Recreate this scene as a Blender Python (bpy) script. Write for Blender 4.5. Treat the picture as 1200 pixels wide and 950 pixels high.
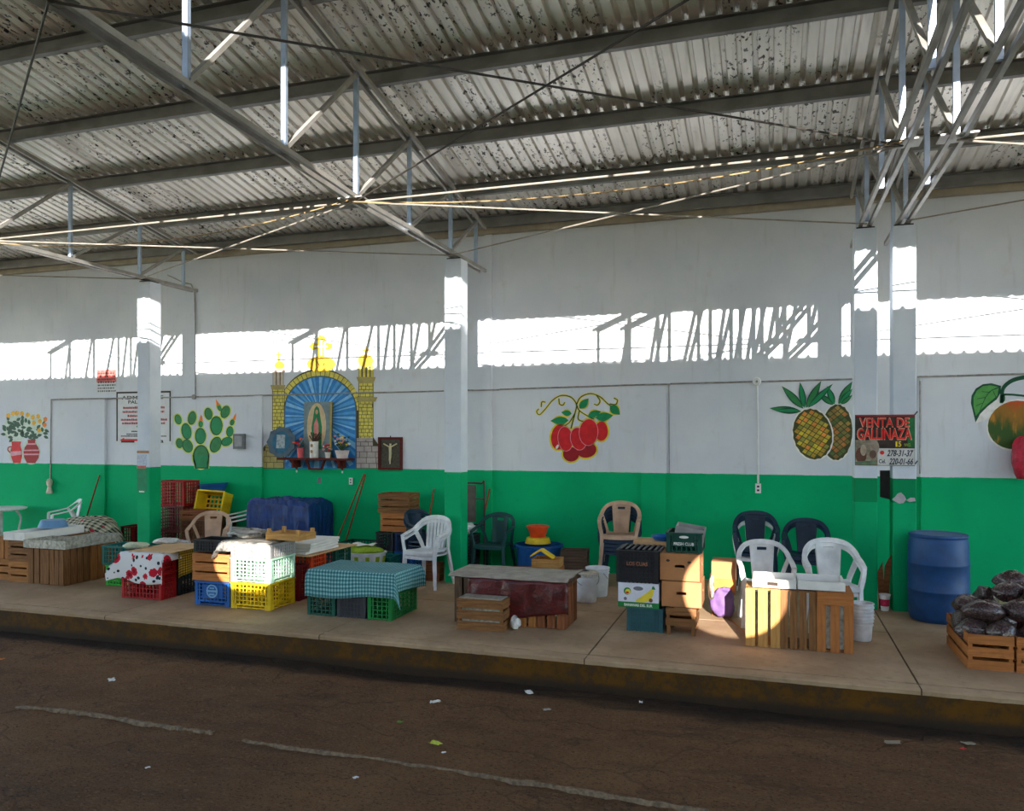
import bpy, math, random
from mathutils import Vector, Matrix
random.seed(7)
for _o in list(bpy.data.objects):
    bpy.data.objects.remove(_o)
SC = bpy.context.scene
COL = SC.collection
PI = math.pi

# ------------------------------------------------------------------ camera
CAM_H, FOC, YAW, CY = 1.9, 925.0, 0.3161, 508.1       # height above the platform, focal length in px, yaw, horizon row
cam = bpy.data.cameras.new('camera')
cam.sensor_fit = 'HORIZONTAL'
cam.sensor_width = 36.0
cam.lens = 36.0 * FOC / 1200.0
cam.shift_y = (CY - 475.0) / 1200.0
cam.clip_start = 0.05
cam.clip_end = 400
cam_o = bpy.data.objects.new('camera', cam)
COL.objects.link(cam_o)
cam_o.location = (0, 0, CAM_H)
cam_o.rotation_euler = (PI / 2, 0, YAW)
SC.camera = cam_o

# ------------------------------------------------------------------ sky, sun, exposure
SUN_X, SUN_Z = 0.24, 0.29                               # sideways drift and fall per metre towards the wall
SUN_DIR = Vector((-SUN_X, 1.0, -SUN_Z)).normalized()      # the way the light travels
world = bpy.data.worlds.new('sky')
SC.world = world
world.use_nodes = True
wn = world.node_tree
wn.nodes.clear()
w_out = wn.nodes.new('ShaderNodeOutputWorld')
w_bg = wn.nodes.new('ShaderNodeBackground')
w_sky = wn.nodes.new('ShaderNodeTexSky')
w_sky.sky_type = 'NISHITA'
w_sky.sun_disc = False
w_sky.sun_elevation = math.radians(16)
w_sky.sun_rotation = math.atan2(-SUN_DIR.x, -SUN_DIR.y)
w_sky.altitude = 1500
w_sky.dust_density = 1.5
w_bg.inputs['Strength'].default_value = 1.42
wn.links.new(w_sky.outputs[0], w_bg.inputs[0])
wn.links.new(w_bg.outputs[0], w_out.inputs[0])
sun = bpy.data.lights.new('sun', 'SUN')
sun.energy = 22.0
sun.angle = math.radians(0.12)
sun.color = (1.0, 0.93, 0.85)
sun_o = bpy.data.objects.new('sun', sun)
COL.objects.link(sun_o)
sun_o.location = (12, -30, 12)
sun_o.rotation_euler = SUN_DIR.to_track_quat('-Z', 'Y').to_euler()
SC.view_settings.view_transform = 'Standard'
SC.view_settings.look = 'None'
SC.view_settings.gamma = 1.0
SC.view_settings.exposure = -0.28
SC.view_settings.use_curve_mapping = False
SC.cycles.max_bounces = 10
SC.cycles.diffuse_bounces = 6
SC.cycles.sample_clamp_indirect = 6.0

# ------------------------------------------------------------------ helpers
cosy, siny = math.cos(YAW), math.sin(YAW)
def at(px, py, Y):
    """point of the place that lies in the vertical plane Y and shows at that pixel of the photograph"""
    u = (px - 600) / FOC; v = -(py - CY) / FOC
    t = Y / (u * siny + cosy)
    return Vector(((u * cosy - siny) * t, Y, CAM_H + v * t))
def fl(px, py, Z=0.0):
    u = (px - 600) / FOC; v = -(py - CY) / FOC
    t = (Z - CAM_H) / v
    return Vector(((u * cosy - siny) * t, (u * siny + cosy) * t, Z))

def S(r, g, b):
    f = lambda c: (c / 255 / 12.92) if c <= 10 else ((c / 255 + 0.055) / 1.055) ** 2.4
    return (f(r), f(g), f(b))

class NB:
    """tiny node-tree builder"""
    def __init__(s, name):
        s.m = bpy.data.materials.new(name); s.m.use_nodes = True
        s.t = s.m.node_tree; s.n = s.t.nodes
        s.b = s.n['Principled BSDF']
    def add(s, kind, **kw):
        n = s.n.new(kind)
        for k, v in kw.items(): setattr(n, k, v)
        return n
    def link(s, a, b): s.t.links.new(a, b)
    def val(s, sock, v):
        if hasattr(v, 'is_output'): s.link(v, sock)
        else: sock.default_value = v
    def math(s, op, a, b=0.0, clamp=False):
        n = s.add('ShaderNodeMath', operation=op, use_clamp=clamp)
        s.val(n.inputs[0], a); s.val(n.inputs[1], b)
        return n.outputs[0]
    def mix(s, f, a, b):
        n = s.add('ShaderNodeMix', data_type='RGBA')
        s.val(n.inputs[0], f)
        for k, v in ((6, a), (7, b)):
            if hasattr(v, 'is_output'): s.link(v, n.inputs[k])
            else: n.inputs[k].default_value = (*v, 1)
        return n.outputs[2]
    def noise(s, vec, scale, detail=3.0, rough=0.55):
        n = s.add('ShaderNodeTexNoise'); n.inputs['Scale'].default_value = scale
        n.inputs['Detail'].default_value = detail; n.inputs['Roughness'].default_value = rough
        if vec is not None: s.link(vec, n.inputs['Vector'])
        return n.outputs[0]
    def scaled(s, vec, sc):
        n = s.add('ShaderNodeMapping'); n.inputs['Scale'].default_value = sc
        s.link(vec, n.inputs[0]); return n.outputs[0]
    def ramp(s, f, a, b):
        n = s.add('ShaderNodeMapRange'); n.interpolation_type = 'SMOOTHSTEP'
        s.val(n.inputs[0], f); n.inputs[1].default_value = a; n.inputs[2].default_value = b
        return n.outputs[0]
    def pos(s): return s.add('ShaderNodeNewGeometry').outputs['Position']
    def obj(s): return s.add('ShaderNodeTexCoord').outputs['Object']
    def uv(s): return s.add('ShaderNodeTexCoord').outputs['UV']
    def sep(s, v):
        n = s.add('ShaderNodeSeparateXYZ'); s.link(v, n.inputs[0]); return n.outputs
    def rnd(s): return s.add('ShaderNodeObjectInfo').outputs['Random']
    def bump(s, h, strength=0.3, dist=0.01):
        n = s.add('ShaderNodeBump'); n.inputs['Strength'].default_value = strength
        n.inputs['Distance'].default_value = dist
        s.link(h, n.inputs['Height']); s.link(n.outputs[0], s.b.inputs['Normal'])
    def fin(s, col, rough=0.6, metal=0.0, spec=0.5, **kw):
        if hasattr(col, 'is_output'): s.link(col, s.b.inputs['Base Color'])
        else: s.b.inputs['Base Color'].default_value = (*col, 1)
        s.val(s.b.inputs['Roughness'], rough)
        s.b.inputs['Metallic'].default_value = metal
        s.b.inputs['Specular IOR Level'].default_value = spec
        for k, v in kw.items(): s.b.inputs[k.replace('_', ' ')].default_value = v
        return s.m

MC = {}
def mat(name, col, rough=0.55, metal=0.0, var=0.18, scale=9.0, bump=0.0, bscale=40.0, spec=0.4):
    """plain painted or moulded surface with a little mottling and grime"""
    if name in MC: return MC[name]
    b = NB(name); p = b.pos()
    n1 = b.noise(p, scale, 4)
    a = tuple(c * (1 - var) for c in col); c2 = tuple(min(1, c * (1 + var)) for c in col)
    cc = b.mix(b.ramp(n1, 0.3, 0.7), a, c2)
    if bump: b.bump(b.noise(p, bscale, 3), bump, 0.01)
    MC[name] = b.fin(cc, rough, metal, spec)
    return MC[name]

def wood(name, c1, c2, rough=0.75):
    if name in MC: return MC[name]
    b = NB(name); o = b.obj(); r = b.rnd()
    g = b.noise(b.scaled(o, (3, 40, 40)), 1.6, 4)
    n2 = b.noise(b.pos(), 11, 3)
    col = b.mix(b.ramp(g, 0.3, 0.72), c1, c2)
    tone = b.math('MULTIPLY_ADD', r, 0.45); 
    col2 = b.mix(b.math('MULTIPLY', r, 0.45), col, tuple(c * 0.55 for c in c1))
    col3 = b.mix(b.math('MULTIPLY', b.ramp(n2, 0.55, 0.8), 0.45), col2, tuple(c * 0.4 for c in c1))
    b.bump(g, 0.25, 0.004)
    MC[name] = b.fin(col3, rough, 0, 0.25)
    return MC[name]

class MB:
    def __init__(s): s.v = []; s.f = []; s.uv = None
    def quad(s, a, b, c, d):
        k = len(s.v); s.v += [tuple(a), tuple(b), tuple(c), tuple(d)]; s.f.append((k, k+1, k+2, k+3)); return s
    def poly(s, pts):
        k = len(s.v); s.v += [tuple(p) for p in pts]; s.f.append(tuple(range(k, k + len(pts)))); return s
    def mm(s, x0, x1, y0, y1, z0, z1, M=None):
        k = len(s.v)
        P = [Vector(p) for p in ((x0,y0,z0),(x1,y0,z0),(x1,y1,z0),(x0,y1,z0),(x0,y0,z1),(x1,y0,z1),(x1,y1,z1),(x0,y1,z1))]
        if M is not None: P = [M @ p for p in P]
        s.v += [tuple(p) for p in P]
        s.f += [tuple(k + i for i in q) for q in ((3,2,1,0),(4,5,6,7),(0,1,5,4),(1,2,6,5),(2,3,7,6),(3,0,4,7))]
        return s
    def box(s, c, d, M=None):
        return s.mm(c[0]-d[0]/2, c[0]+d[0]/2, c[1]-d[1]/2, c[1]+d[1]/2, c[2]-d[2]/2, c[2]+d[2]/2, M)
    def bar(s, a, b, w, h, up=(0,0,1)):
        """straight rectangular bar from a to b"""
        a = Vector(a); b = Vector(b); t = (b - a).normalized(); u = Vector(up)
        r = t.cross(u)
        if r.length < 1e-4: r = t.cross(Vector((1,0,0)))
        r.normalize(); u = r.cross(t)
        k = len(s.v)
        for p in (a, b):
            for i, j in ((-1,-1),(1,-1),(1,1),(-1,1)):
                s.v.append(tuple(p + r * (i * w / 2) + u * (j * h / 2)))
        s.f += [tuple(k + i for i in q) for q in ((0,1,2,3),(7,6,5,4),(0,4,5,1),(1,5,6,2),(2,6,7,3),(3,7,4,0))]
        return s
    def sweep(s, path, ws, ts, ups):
        """rectangular section swept along a path; ws/ts widths and thicknesses, ups a flat-side direction per point"""
        n = len(path); path = [Vector(p) for p in path]
        if not isinstance(ws, (list, tuple)): ws = [ws] * n
        if not isinstance(ts, (list, tuple)): ts = [ts] * n
        if not isinstance(ups[0], (list, tuple, Vector)): ups = [ups] * n
        k = len(s.v)
        for i in range(n):
            t = (path[min(i+1, n-1)] - path[max(i-1, 0)]).normalized()
            u = Vector(ups[i]); r = t.cross(u).normalized(); u = r.cross(t)
            for a, b in ((-1,-1),(1,-1),(1,1),(-1,1)):
                s.v.append(tuple(path[i] + r * (a * ws[i] / 2) + u * (b * ts[i] / 2)))
        for i in range(n - 1):
            for j in range(4):
                a = k + i*4 + j; b = k + i*4 + (j+1) % 4
                s.f.append((a, a+4, b+4, b))
        s.f.append((k, k+1, k+2, k+3)); e = k + (n-1)*4; s.f.append((e+3, e+2, e+1, e))
        return s
    def tube(s, path, r, n=8, closed=False):
        path = [Vector(p) for p in path]; m = len(path)
        rs = r if isinstance(r, (list, tuple)) else [r] * m
        k = len(s.v); ref = None
        for i in range(m):
            t = (path[min(i+1, m-1)] - path[max(i-1, 0)]).normalized()
            if ref is None:
                ref = t.cross(Vector((0,0,1)))
                if ref.length < 1e-3: ref = t.cross(Vector((1,0,0)))
            ref = (ref - t * ref.dot(t)).normalized(); q = t.cross(ref)
            for j in range(n):
                a = 2 * PI * j / n
                s.v.append(tuple(path[i] + (ref * math.cos(a) + q * math.sin(a)) * rs[i]))
        for i in range(m - 1):
            for j in range(n):
                a = k + i*n + j; b = k + i*n + (j+1) % n
                s.f.append((a, b, b+n, a+n))
        s.f.append(tuple(k + j for j in reversed(range(n))))
        s.f.append(tuple(k + (m-1)*n + j for j in range(n)))
        return s
    def lathe(s, prof, n=24, c=(0,0,0), sx=1.0, sy=1.0):
        k = len(s.v); m = len(prof)
        for r, z in prof:
            for j in range(n):
                a = 2 * PI * j / n
                s.v.append((c[0] + r * math.cos(a) * sx, c[1] + r * math.sin(a) * sy, c[2] + z))
        for i in range(m - 1):
            for j in range(n):
                a = k + i*n + j; b = k + i*n + (j+1) % n
                s.f.append((a, b, b+n, a+n))
        if prof[0][0] > 1e-4: s.f.append(tuple(k + j for j in reversed(range(n))))
        if prof[-1][0] > 1e-4: s.f.append(tuple(k + (m-1)*n + j for j in range(n)))
        return s
    def sheet(s, P, th, mask=None, uv=None):
        """grid of points with a thickness; mask(i,j) True leaves a cell open"""
        ni, nj = len(P), len(P[0]); P = [[Vector(p) for p in row] for row in P]
        k = len(s.v); N = ni * nj
        off = []
        for i in range(ni):
            for j in range(nj):
                du = P[min(i+1,ni-1)][j] - P[max(i-1,0)][j]; dv = P[i][min(j+1,nj-1)] - P[i][max(j-1,0)]
                nrm = du.cross(dv)
                nrm = nrm.normalized() if nrm.length > 1e-9 else Vector((0,0,1))
                s.v.append(tuple(P[i][j])); off.append(tuple(P[i][j] - nrm * th))
        s.v += off
        if uv: s.uv = list(uv) + list(uv)
        ok = lambda i, j: 0 <= i < ni-1 and 0 <= j < nj-1 and not (mask and mask(i, j))
        I = lambda i, j: k + i*nj + j
        for i in range(ni-1):
            for j in range(nj-1):
                if not ok(i, j): continue
                a, b, c, d = I(i,j), I(i+1,j), I(i+1,j+1), I(i,j+1)
                s.f.append((a, b, c, d)); s.f.append((d+N, c+N, b+N, a+N))
                for (e, g, oi, oj) in ((a,b,i,j-1),(b,c,i+1,j),(c,d,i,j+1),(d,a,i-1,j)):
                    if not ok(oi, oj): s.f.append((g, e, e+N, g+N))
        return s
    def mesh(s, name, m=None, smooth=False):
        me = bpy.data.meshes.new(name); me.from_pydata(s.v, [], s.f)
        if s.uv:
            l = me.uv_layers.new(name='UVMap')
            for lp in me.loops: l.data[lp.index].uv = s.uv[lp.vertex_index]
        if m: me.materials.append(m)
        if smooth:
            me.polygons.foreach_set('use_smooth', [True] * len(me.polygons))
        me.update(); return me
    def build(s, name, m, parent=None, smooth=False, loc=None, rot=None):
        return put(name, s.mesh(name, m, smooth), parent, loc, rot)

def put(name, me, parent=None, loc=None, rot=None, m=None):
    o = bpy.data.objects.new(name, me); COL.objects.link(o)
    if parent is not None: o.parent = parent
    if loc is not None: o.location = loc
    if rot is not None: o.rotation_euler = rot
    if m is not None:
        o.material_slots[0].link = 'OBJECT'; o.material_slots[0].material = m
    return o
def tag(o, label, cat, group=None):
    o['label'] = label; o['category'] = cat
    if group: o['group'] = group
    return o
def struct(o, label=None):
    o['kind'] = 'structure'
    if label: o['label'] = label
    return o
def thing(name, label, cat, loc=(0,0,0), rz=0.0, group=None):
    o = bpy.data.objects.new(name, None); COL.objects.link(o)
    o.empty_display_size = 0.1; o.location = loc; o.rotation_euler = (0, 0, rz)
    return tag(o, label, cat, group)
def cr(pts, n=6):
    """Catmull-Rom through the points"""
    P = [Vector(p) for p in pts]; P = [P[0]*2 - P[1]] + P + [P[-1]*2 - P[-2]]; out = []
    for i in range(1, len(P) - 2):
        for k in range(n):
            t = k / n; a, b, c, d = P[i-1:i+3]
            out.append(0.5 * ((2*b) + (c - a)*t + (2*a - 5*b + 4*c - d)*t*t + (3*b - a - 3*c + d)*t**3))
    out.append(P[-2]); return out

# ------------------------------------------------------------------ the place: sizes
YC, YW, YK = 9.33, 10.62, 6.53           # column fronts, wall face, kerb face
CW = 0.23
ROAD = -0.26
X0, X1 = -22.0, 12.0
SL = 0.184
def roof_z(y): return 4.95 + SL * (10.6 - y)       # underside of the roof sheets
ROOF_END = -3.0
XA, XB, XC, XD = -8.745, -3.847, 0.987, 1.366      # column centre lines

# ------------------------------------------------------------------ materials of the setting
def wall_paint():
    b = NB('wall_paint'); p = b.pos(); x, y, z = b.sep(p)
    n1 = b.noise(p, 0.9, 5, 0.6); n2 = b.noise(p, 7, 5); n3 = b.noise(b.scaled(p, (6, 6, 0.7)), 2.0, 4)
    white = b.mix(b.ramp(n1, 0.3, 0.75), S(212, 218, 228), S(226, 230, 236))
    white = b.mix(b.math('MULTIPLY', b.ramp(n3, 0.56, 0.78), 0.22), white, S(170, 168, 160))
    low = b.math('SUBTRACT', 1.0, b.ramp(z, 1.42, 2.3))
    white = b.mix(b.math('MULTIPLY', b.ramp(n2, 0.6, 0.75), 0.25), white, S(196, 196, 192))
    green = b.mix(b.ramp(n1, 0.3, 0.7), S(0, 166, 106), S(4, 180, 114))
    green = b.mix(b.math('MULTIPLY', b.ramp(n2, 0.55, 0.8), 0.3), green, S(4, 140, 96))
    edge = b.math('ADD', z, b.math('MULTIPLY', b.math('SUBTRACT', b.noise(p, 9, 2), 0.5), 0.012))
    f = b.math('GREATER_THAN', edge, 1.378)
    b.bump(b.noise(p, 60, 3), 0.08, 0.005)
    return b.fin(b.mix(f, green, white), 0.75, 0, 0.15)
def col_paint(name, split, dark_to=None):
    b = NB(name); p = b.pos(); x, y, z = b.sep(p)
    n1 = b.noise(p, 2.0, 4); n2 = b.noise(p, 14, 4)
    white = b.mix(b.ramp(n1, 0.3, 0.7), S(200, 210, 224), S(216, 224, 234))
    white = b.mix(b.math('MULTIPLY', b.ramp(n2, 0.6, 0.8), 0.2), white, S(170, 165, 150))
    green = b.mix(b.ramp(n1, 0.35, 0.7), S(0, 160, 102), S(6, 174, 110))
    green = b.mix(b.math('MULTIPLY', b.ramp(n2, 0.55, 0.8), 0.3), green, S(4, 130, 84))
    if dark_to is not None:
        green = b.mix(b.math('GREATER_THAN', z, dark_to), green, S(2, 136, 84))
    f = b.math('GREATER_THAN', z, split)
    return b.fin(b.mix(f, green, white), 0.7, 0, 0.15)
def concrete():
    b = NB('platform_concrete'); p = b.pos()
    n1 = b.noise(p, 1.3, 6, 0.65); n2 = b.noise(p, 14, 5); n3 = b.noise(p, 110, 2)
    c = b.mix(b.ramp(n1, 0.3, 0.72), S(158, 130, 100), S(188, 160, 128))
    c = b.mix(b.math('MULTIPLY', b.ramp(n2, 0.52, 0.8), 0.5), c, S(122, 100, 78))
    c = b.mix(b.math('MULTIPLY', b.rnd(), 0.15), c, S(130, 108, 86))
    b.bump(n3, 0.12, 0.004)
    return b.fin(c, 0.72, 0, 0.3)
def kerb_paint():
    b = NB('kerb_paint'); p = b.pos(); x, y, z = b.sep(p)
    n1 = b.noise(p, 2.2, 6, 0.7); n2 = b.noise(p, 16, 5, 0.7)
    yel = b.mix(b.ramp(n1, 0.3, 0.7), S(96, 62, 6), S(74, 50, 10))
    base = b.mix(b.ramp(n2, 0.3, 0.7), S(40, 28, 17), S(68, 50, 32))
    wear = b.ramp(b.math('ADD', b.math('MULTIPLY', n2, 0.75), b.math('MULTIPLY', n1, 0.35)), 0.50, 0.66)
    c = b.mix(wear, yel, base)
    foot = b.math('SUBTRACT', 1.0, b.ramp(b.math('ADD', z, b.math('MULTIPLY', n1, 0.08)), -0.20, -0.14))
    c = b.mix(b.math('MULTIPLY', foot, 0.85), c, S(44, 35, 28))
    b.bump(n2, 0.4, 0.01)
    return b.fin(c, 0.8, 0, 0.25)
def asphalt():
    b = NB('asphalt'); p = b.pos()
    n1 = b.noise(p, 0.8, 6, 0.65); n2 = b.noise(b.scaled(p, (1, 1.8, 1)), 24, 5, 0.75); n3 = b.noise(b.scaled(p, (1, 1.6, 1)), 46, 3, 0.7)
    n4 = b.noise(b.scaled(p, (0.6, 2.4, 1)), 1.5, 5, 0.6)
    c = b.mix(b.ramp(n1, 0.3, 0.7), S(114, 78, 48), S(142, 102, 64))
    c = b.mix(b.math('MULTIPLY', b.ramp(n4, 0.5, 0.75), 0.5), c, S(80, 56, 36))
    c = b.mix(b.math('MULTIPLY', b.ramp(n2, 0.52, 0.68), 0.8), c, S(150, 116, 82))
    c = b.mix(b.math('MULTIPLY', b.ramp(n3, 0.52, 0.66), 0.75), c, S(50, 36, 26))
    x, y, z = b.sep(p)
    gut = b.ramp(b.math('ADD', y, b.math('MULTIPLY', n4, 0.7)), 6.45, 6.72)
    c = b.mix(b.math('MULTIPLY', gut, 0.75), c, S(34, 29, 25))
    v = b.add('ShaderNodeTexVoronoi', feature='DISTANCE_TO_EDGE'); v.inputs['Scale'].default_value = 0.75
    wob = b.add('ShaderNodeVectorMath', operation='ADD')
    nn = b.add('ShaderNodeTexNoise'); nn.inputs['Scale'].default_value = 2.5; b.link(p, nn.inputs['Vector'])
    b.link(b.scaled(p, (0.3, 1.7, 1)), wob.inputs[0]); b.link(nn.outputs['Color'], wob.inputs[1])
    b.link(wob.outputs[0], v.inputs['Vector'])
    crack = b.math('SUBTRACT', 1.0, b.ramp(v.outputs['Distance'], 0.0, 0.022))
    c = b.mix(b.math('MULTIPLY', crack, 0.3), c, S(26, 22, 19))
    h = b.math('SUBTRACT', b.math('ADD', n2, b.math('MULTIPLY', n3, 0.5)), b.math('MULTIPLY', crack, 0.4))
    b.bump(h, 1.0, 0.05)
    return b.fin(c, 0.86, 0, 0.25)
def roof_metal():
    b = NB('galvanised_sheet'); o = b.obj(); p = b.pos()
    n1 = b.noise(b.scaled(p, (1.2, 0.5, 1)), 1.2, 4); n2 = b.noise(b.scaled(p, (1, 0.55, 1)), 24, 3, 0.6)
    n3 = b.noise(b.scaled(p, (1.6, 0.45, 1)), 1.1, 3); n4 = b.noise(b.scaled(p, (9, 0.6, 1)), 1.5, 3)
    c = b.mix(b.ramp(n1, 0.3, 0.7), S(232, 228, 220), S(248, 244, 238))
    c = b.mix(b.math('MULTIPLY', b.ramp(n4, 0.5, 0.75), 0.35), c, S(134, 128, 116))
    spot = b.math('MULTIPLY', b.ramp(n2, 0.575, 0.625), b.ramp(n3, 0.43, 0.56))
    c = b.mix(b.math('MULTIPLY', spot, 0.92), c, S(26, 22, 18))
    return b.fin(c, 0.40, 0.5, 0.5)
M_WALL = wall_paint(); M_CONC = concrete(); M_KERB = kerb_paint(); M_ASPH = asphalt(); M_ROOF = roof_metal()
M_STEEL = mat('grey_primer_steel', S(122, 118, 110), 0.5, 0.2, 0.15, 6)
M_PURLIN = mat('dark_purlin_steel', S(138, 138, 138), 0.55, 0.2, 0.2, 3)
M_TRUSS = mat('truss_steel', S(156, 154, 149), 0.45, 0.25, 0.15, 6)
M_WEB = mat('pale_blue_web_steel', S(160, 176, 198), 0.4, 0.25, 0.1, 6)
M_BEAM = mat('beige_beam_paint', S(168, 158, 140), 0.6, 0, 0.12, 5)
M_CABLE = mat('tie_rod_steel', S(150, 144, 134), 0.5, 0.2, 0.2, 9)
M_DARK = mat('dark_rubber', S(30, 29, 28), 0.7, 0, 0.2, 20)
M_WHITE = mat('white_paint', S(226, 228, 228), 0.55, 0, 0.06, 6)
M_CONDUIT = mat('grey_conduit', S(150, 148, 146), 0.5, 0, 0.25, 14)

# ------------------------------------------------------------------ walls, floor, kerb, road
wall = struct(MB().mm(X0, X1, YW, YW + 0.2, ROAD, 4.98).build('wall_back', M_WALL), 'long market wall painted white above and green below')
for xa, xb, ztop in ((-11.06, -10.73, 2.5), (-3.872, -3.768, 4.8), (-1.64, -1.311, 2.56), (1.73, 2.085, 2.58), (-7.75, -7.60, 2.5)):
    MB().mm(xa, xb, YW - 0.045, YW + 0.02, 0, ztop).build('pilaster', M_WALL, wall)
struct(MB().mm(X0, X1, YW - 0.09, YW, 4.735, 4.85).build('trim_1', M_BEAM), 'beige painted beam along the top of the wall')

floor = struct(MB().mm(X0, X1, YK + 0.03, YW + 0.2, ROAD, -0.02).build('floor', mat('joint_dirt', S(52, 45, 39), 0.9)), 'raised concrete platform cast in slabs')
xj = [X0] + [1.07 + 2.56 * k for k in range(-9, 5) if X0 < 1.07 + 2.56 * k < X1] + [X1]
g = 0.007
for i in range(len(xj) - 1):
    for ya, yb in ((YK + 0.142, 8.30), (8.30, YW + 0.1)):
        MB().mm(xj[i] + g, xj[i+1] - g, ya + g, yb - g, -0.2, random.uniform(-0.003, 0.0)).build('slab', M_CONC, floor)
kerb = struct(MB().mm(X0, X1, YK, YK + 0.05, ROAD - 0.05, -0.035).build('trim_2', M_KERB), 'worn yellow painted kerb face along the platform')
for i in range(len(xj) - 1):
    k = MB(); n = 40; P = []
    for s in range(n + 1):
        x = xj[i] + 0.004 + (xj[i+1] - xj[i] - 0.008) * s / n
        y = YK - 0.012 + random.uniform(-0.006, 0.008)
        P.append(((x, YK + 0.122, -0.002), (x, y + 0.012, -0.002), (x, y, -0.014), (x, y + 0.004, -0.045), (x, YK + 0.05, -0.05)))
    for s in range(n):
        for q in range(4):
            k.quad(P[s][q], P[s][q+1], P[s+1][q+1], P[s+1][q])
    k.build('kerb_cap', M_CONC, kerb)

def vnoise(x, y):
    def h(i, j):
        q = math.sin(i * 127.1 + j * 311.7) * 43758.5453; return q - math.floor(q)
    i, j = math.floor(x), math.floor(y); u, v = x - i, y - j
    u = u*u*(3-2*u); v = v*v*(3-2*v)
    return (h(i,j)*(1-u) + h(i+1,j)*u)*(1-v) + (h(i,j+1)*(1-u) + h(i+1,j+1)*u)*v
r = MB(); nx, ny = 330, 100; xa, xb, ya, yb = -10.5, 4.5, 2.2, YK + 0.03
for j in range(ny + 1):
    for i in range(nx + 1):
        x = xa + (xb - xa) * i / nx; y = ya + (yb - ya) * j / ny
        z = 0.026 * (vnoise(x * 0.9, y * 1.6) - 0.5) + 0.016 * (vnoise(x * 4, y * 6) - 0.5) + 0.014 * (vnoise(x * 11, y * 17) - 0.5)
        z -= 0.02 * max(0, 1 - (YK - y) / 0.25) if y < YK else 0.02
        r.v.append((x, y, ROAD + z))
for j in range(ny):
    for i in range(nx):
        a = j * (nx + 1) + i; r.f.append((a, a + 1, a + nx + 2, a + nx + 1))
road = struct(r.build('ground', M_ASPH, None, True), 'dark worn asphalt lane below the platform')
g0 = MB().mm(-60, 60, -70, ya, ROAD - 0.3, ROAD - 0.005)
g0.mm(-60, xa, ya, YK + 0.03, ROAD - 0.3, ROAD - 0.005); g0.mm(xb, 60, ya, YK + 0.03, ROAD - 0.3, ROAD - 0.005)
g0.build('ground_outer', M_ASPH, road)

# ------------------------------------------------------------------ roof
def sheet_mesh(y0, y1, zf, pitches=6, pitch=0.145):
    prof = []
    for k in range(pitches):
        x = k * pitch
        prof += [(x, 0), (x + 0.088, 0), (x + 0.100, 0.034), (x + 0.133, 0.034)]
    prof.append((pitches * pitch, 0)); prof.append((pitches * pitch + 0.05, 0))
    m = MB(); ns = 6
    for i in range(ns + 1):
        y = y0 + (y1 - y0) * i / ns
        for x, z in prof: m.v.append((x, y, zf(y) + z))
    n = len(prof)
    for i in range(ns):
        for j in range(n - 1):
            a = i * n + j; m.f.append((a, a + 1, a + n + 1, a + n))
    return m.mesh('roof_sheet', M_ROOF)
ceil = struct(bpy.data.objects.new('ceiling', None), 'corrugated galvanised sheet roof on dark purlins'); COL.objects.link(ceil)
sm = sheet_mesh(ROOF_END, YW + 0.35, roof_z)
x = X0; k = 0
while x < X1:
    put('roof_sheet', sm, ceil, (x, random.uniform(-0.012, 0.012), random.uniform(0, 0.004) + (0.003 if k % 2 else 0)))
    x += 0.87; k += 1
PUR = [10.5, 9.58, 8.40, 7.20, 6.0, 4.8, 3.6, 2.4, 1.2, 0.1, -0.9]
for y in PUR:
    zt = roof_z(y) - 0.004
    m = MB()
    m.mm(X0, X1, y - 0.004, y + 0.004, zt - 0.155, zt); m.mm(X0, X1, y - 0.06, y + 0.004, zt - 0.008, zt)
    m.mm(X0, X1, y - 0.06, y + 0.004, zt - 0.155, zt - 0.147); m.mm(X0, X1, y - 0.06, y - 0.055, zt - 0.147, zt - 0.12)
    m.build('purlin', M_PURLIN, ceil)

# the roof over the other side of the lane, behind the camera: its edge shades the wall below the band of sun
ZO = 2.87 + SUN_Z * (YW + 7.0)
def opp_z(y): return ZO + SL * (y + 7.0)
opp = struct(bpy.data.objects.new('canopy_opposite', None), 'sheet roof over the opposite side of the lane'); COL.objects.link(opp)
om = sheet_mesh(-8.5, -7.0, lambda y: opp_z(y) - 0.0)
x = -34.0
while x < 44:
    put('roof_sheet', om, opp, (x, 0, 0)); x += 0.87
def sun_hole(cx, cy, cz, rx, rz):
    """where the light reaching that spot comes through the opposite roof (an added opening, shaped to throw the patch)"""
    t = 15.0
    for _ in range(30):
        t -= ((cz + SUN_Z * t) - opp_z(cy - t)) / (SUN_Z + SL)
    hx, hy = cx + SUN_X * t, cy - t; pts = []
    for k in range(40):
        a = 2 * PI * k / 40; dy = rz * math.sin(a) / (SUN_Z + SL)
        pts.append((hx + rx * math.cos(a) - SUN_X * dy, hy + dy))
    return hx, hy, pts
holes = [sun_hole(-0.29, 7.4, 0.45, 0.44, 0.42), sun_hole(-5.42, 7.25, 0.46, 0.42, 0.31)]  # two openings added to the unseen roof, shaped for the round sun patches
xs = [-34.0]; m = MB()
Q = lambda x, y: (x, y, opp_z(y) + 0.04)
holes.sort(key=lambda h: h[0]); px = -34.0; R = 2.2
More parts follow.
